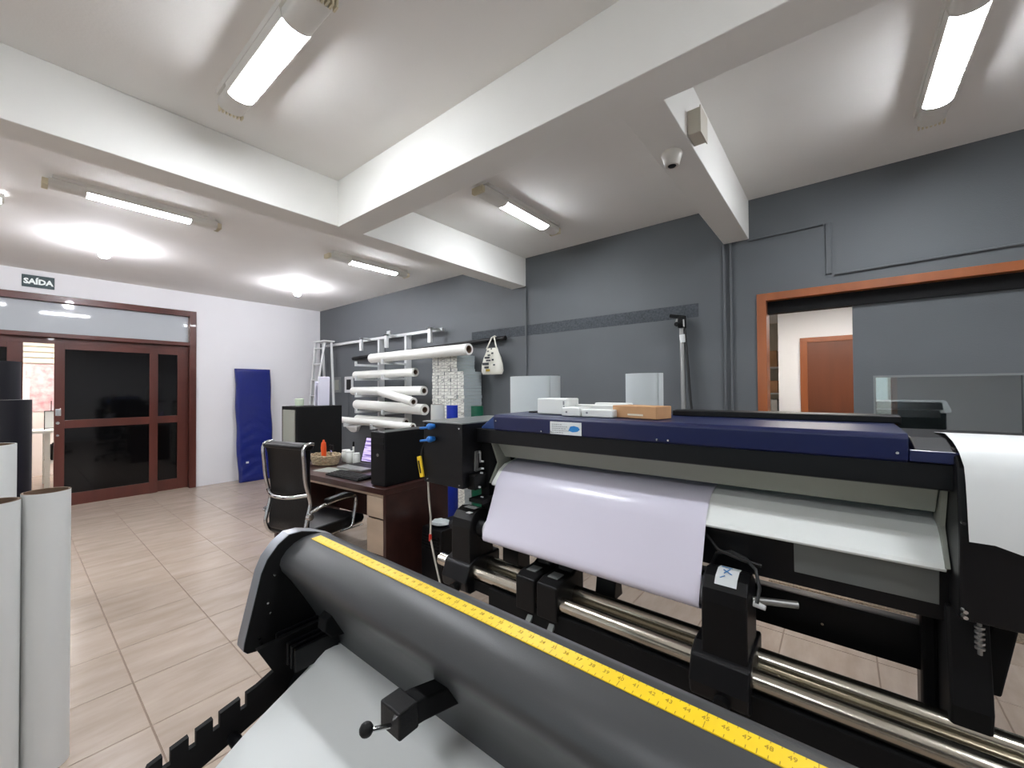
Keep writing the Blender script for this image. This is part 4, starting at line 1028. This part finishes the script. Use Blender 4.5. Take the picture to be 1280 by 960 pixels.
obj('cord', MB().tube(cbp, .006, 8), 'cable_white', cbl, smooth=True); obj('tie', MB().cyl((-1.905,1.58,.60),(-1.905,1.58,.64),.009,.009,10), 'red_plastic', cbl)
# cables on floor below printer
for k, (lab, off) in enumerate((('tangled black floor cable under the printer, nearest the desk', 0), ('tangled black floor cable under the printer, looping wider', .12), ('tangled black floor cable under the printer, behind the loops', .22))):
    rr = random.Random(20+k); path = []
    for i in range(26):
        a_ = i*.75; R0 = .10+.05*math.sin(i*.9+k); path.append((-1.72+off+R0*1.5*math.cos(a_)+i*.008, 1.72+off*.4+R0*math.sin(a_)*1.2, .012+.012*(i % 3)+.004*k))
    tag(obj('floor_cable', MB().tube(path, .007, 6), 'cable_black', smooth=True), lab, 'cable')

# ================================================================ OFFICE CHAIR (local: faces +y, back at y=0)
ca = math.atan2(.11, .41)
ch = thing('office_chair', 'black leather office chair with a chrome frame at the desk', 'chair', (-3.085, 1.24, 0), ca*.9, world=False)
bw = .215
def rail(sx):
    return [(sx*bw,.06,1.118),(sx*bw,.02,1.122),(sx*bw,-.018,1.09),(sx*bw,-.012,.98),(sx*(bw-.002),.0,.86),(sx*bw,.025,.76),(sx*bw,.035,.70),(sx*bw,.01,.60),(sx*bw,.0,.53),(sx*bw,.035,.46),(sx*bw,.12,.44),(sx*bw,.50,.455)]
def smooth_path(p, n=4):
    out = []; P_ = [Vector(q) for q in p]
    for i in range(len(P_)-1):
        p0_, p1_, p2_, p3_ = P_[max(i-1,0)], P_[i], P_[i+1], P_[min(i+2,len(P_)-1)]
        for k in range(n):
            t_ = k/n; out.append(.5*((2*p1_)+(-p0_+p2_)*t_+(2*p0_-5*p1_+4*p2_-p3_)*t_**2+(-p0_+3*p1_-3*p2_+p3_)*t_**3))
    out.append(P_[-1]); return out
for sx in (-1, 1): obj('frame_rail', MB().tube(smooth_path(rail(sx)), .013, 12), 'chrome', ch, smooth=True)
obj('cross_bar', MB().tube(smooth_path([(-bw,.02,.77),(-bw*.5,-.03,.755),(0,-.045,.75),(bw*.5,-.03,.755),(bw,.02,.77)]), .014, 12), 'chrome', ch, smooth=True)
bp = [(-.02,1.10),(0,1.118),(.03,1.12),(.055,1.105),(.055,1.05),(.05,.95),(.055,.80),(.06,.68),(.045,.58),(.05,.50),(.035,.48),(.015,.50),(.012,.58),(.03,.69),(.022,.80),(.01,.92),(.0,1.04)]
obj('backrest', MB().prism(bp, -bw+.012, bw-.012), 'leather', ch, .012, True, seg=3, ang=60)
obj('headrest_roll', MB().prism([(-.028,1.088),(-.032,1.11),(-.015,1.124),(.04,1.128),(.07,1.112),(.07,1.085),(.04,1.075)], -bw+.005, bw-.005), 'leather', ch, .012, True, seg=3, ang=60)
obj('seat', MB().prism([(.03,.455),(.03,.52),(.07,.535),(.25,.53),(.44,.535),(.50,.515),(.515,.48),(.49,.455)], -bw-.03, bw+.03), 'leather', ch, .015, True, seg=3, ang=60)
for sx in (-1, 1):
    X_ = sx*(bw+.055)
    obj('armrest', MB().tube(smooth_path([(sx*bw,.03,.64),(sx*(bw+.03),.06,.665),(X_,.13,.69),(X_,.28,.70),(X_,.37,.69),(X_,.395,.65),(X_,.37,.52),(X_,.34,.46),(sx*bw,.30,.44)]), .012, 12), 'chrome', ch, smooth=True)
    obj('arm_pad', MB().prism([(.12,.70),(.12,.725),(.30,.735),(.36,.715),(.36,.70)], X_-.025, X_+.025), 'leather', ch, .008)
    obj('rail_knob', MB().cyl((sx*(bw+.005),.02,.62),(sx*(bw+.03),.02,.62),.026,.022,16), 'chrome', ch, smooth=True)
obj('gas_column', MB().cyl((0,.26,.14),(0,.26,.455),.028,.022,18), 'black_paint', ch, smooth=True)
obj('tilt_lever', MB().tube([(0,.26,.43),(.24,.28,.44),(.40,.34,.50)], .007, 8), 'chrome', ch, smooth=True)
for k in range(5):
    a_ = 2*math.pi*k/5+.5; ex, ey = .30*math.cos(a_), .26+.30*math.sin(a_)
    sk = obj('base_spoke', MB().bar((0,.26,.135),(ex,ey,.085),.045,.03), 'chrome', ch, .006)
    obj('caster', MB().cyl((ex-.02*math.sin(a_),ey+.02*math.cos(a_),.03),(ex+.02*math.sin(a_),ey-.02*math.cos(a_),.03),.03,.03,16).cyl((ex,ey,.03),(ex,ey,.085),.008), 'black_plastic', sk, smooth=True)
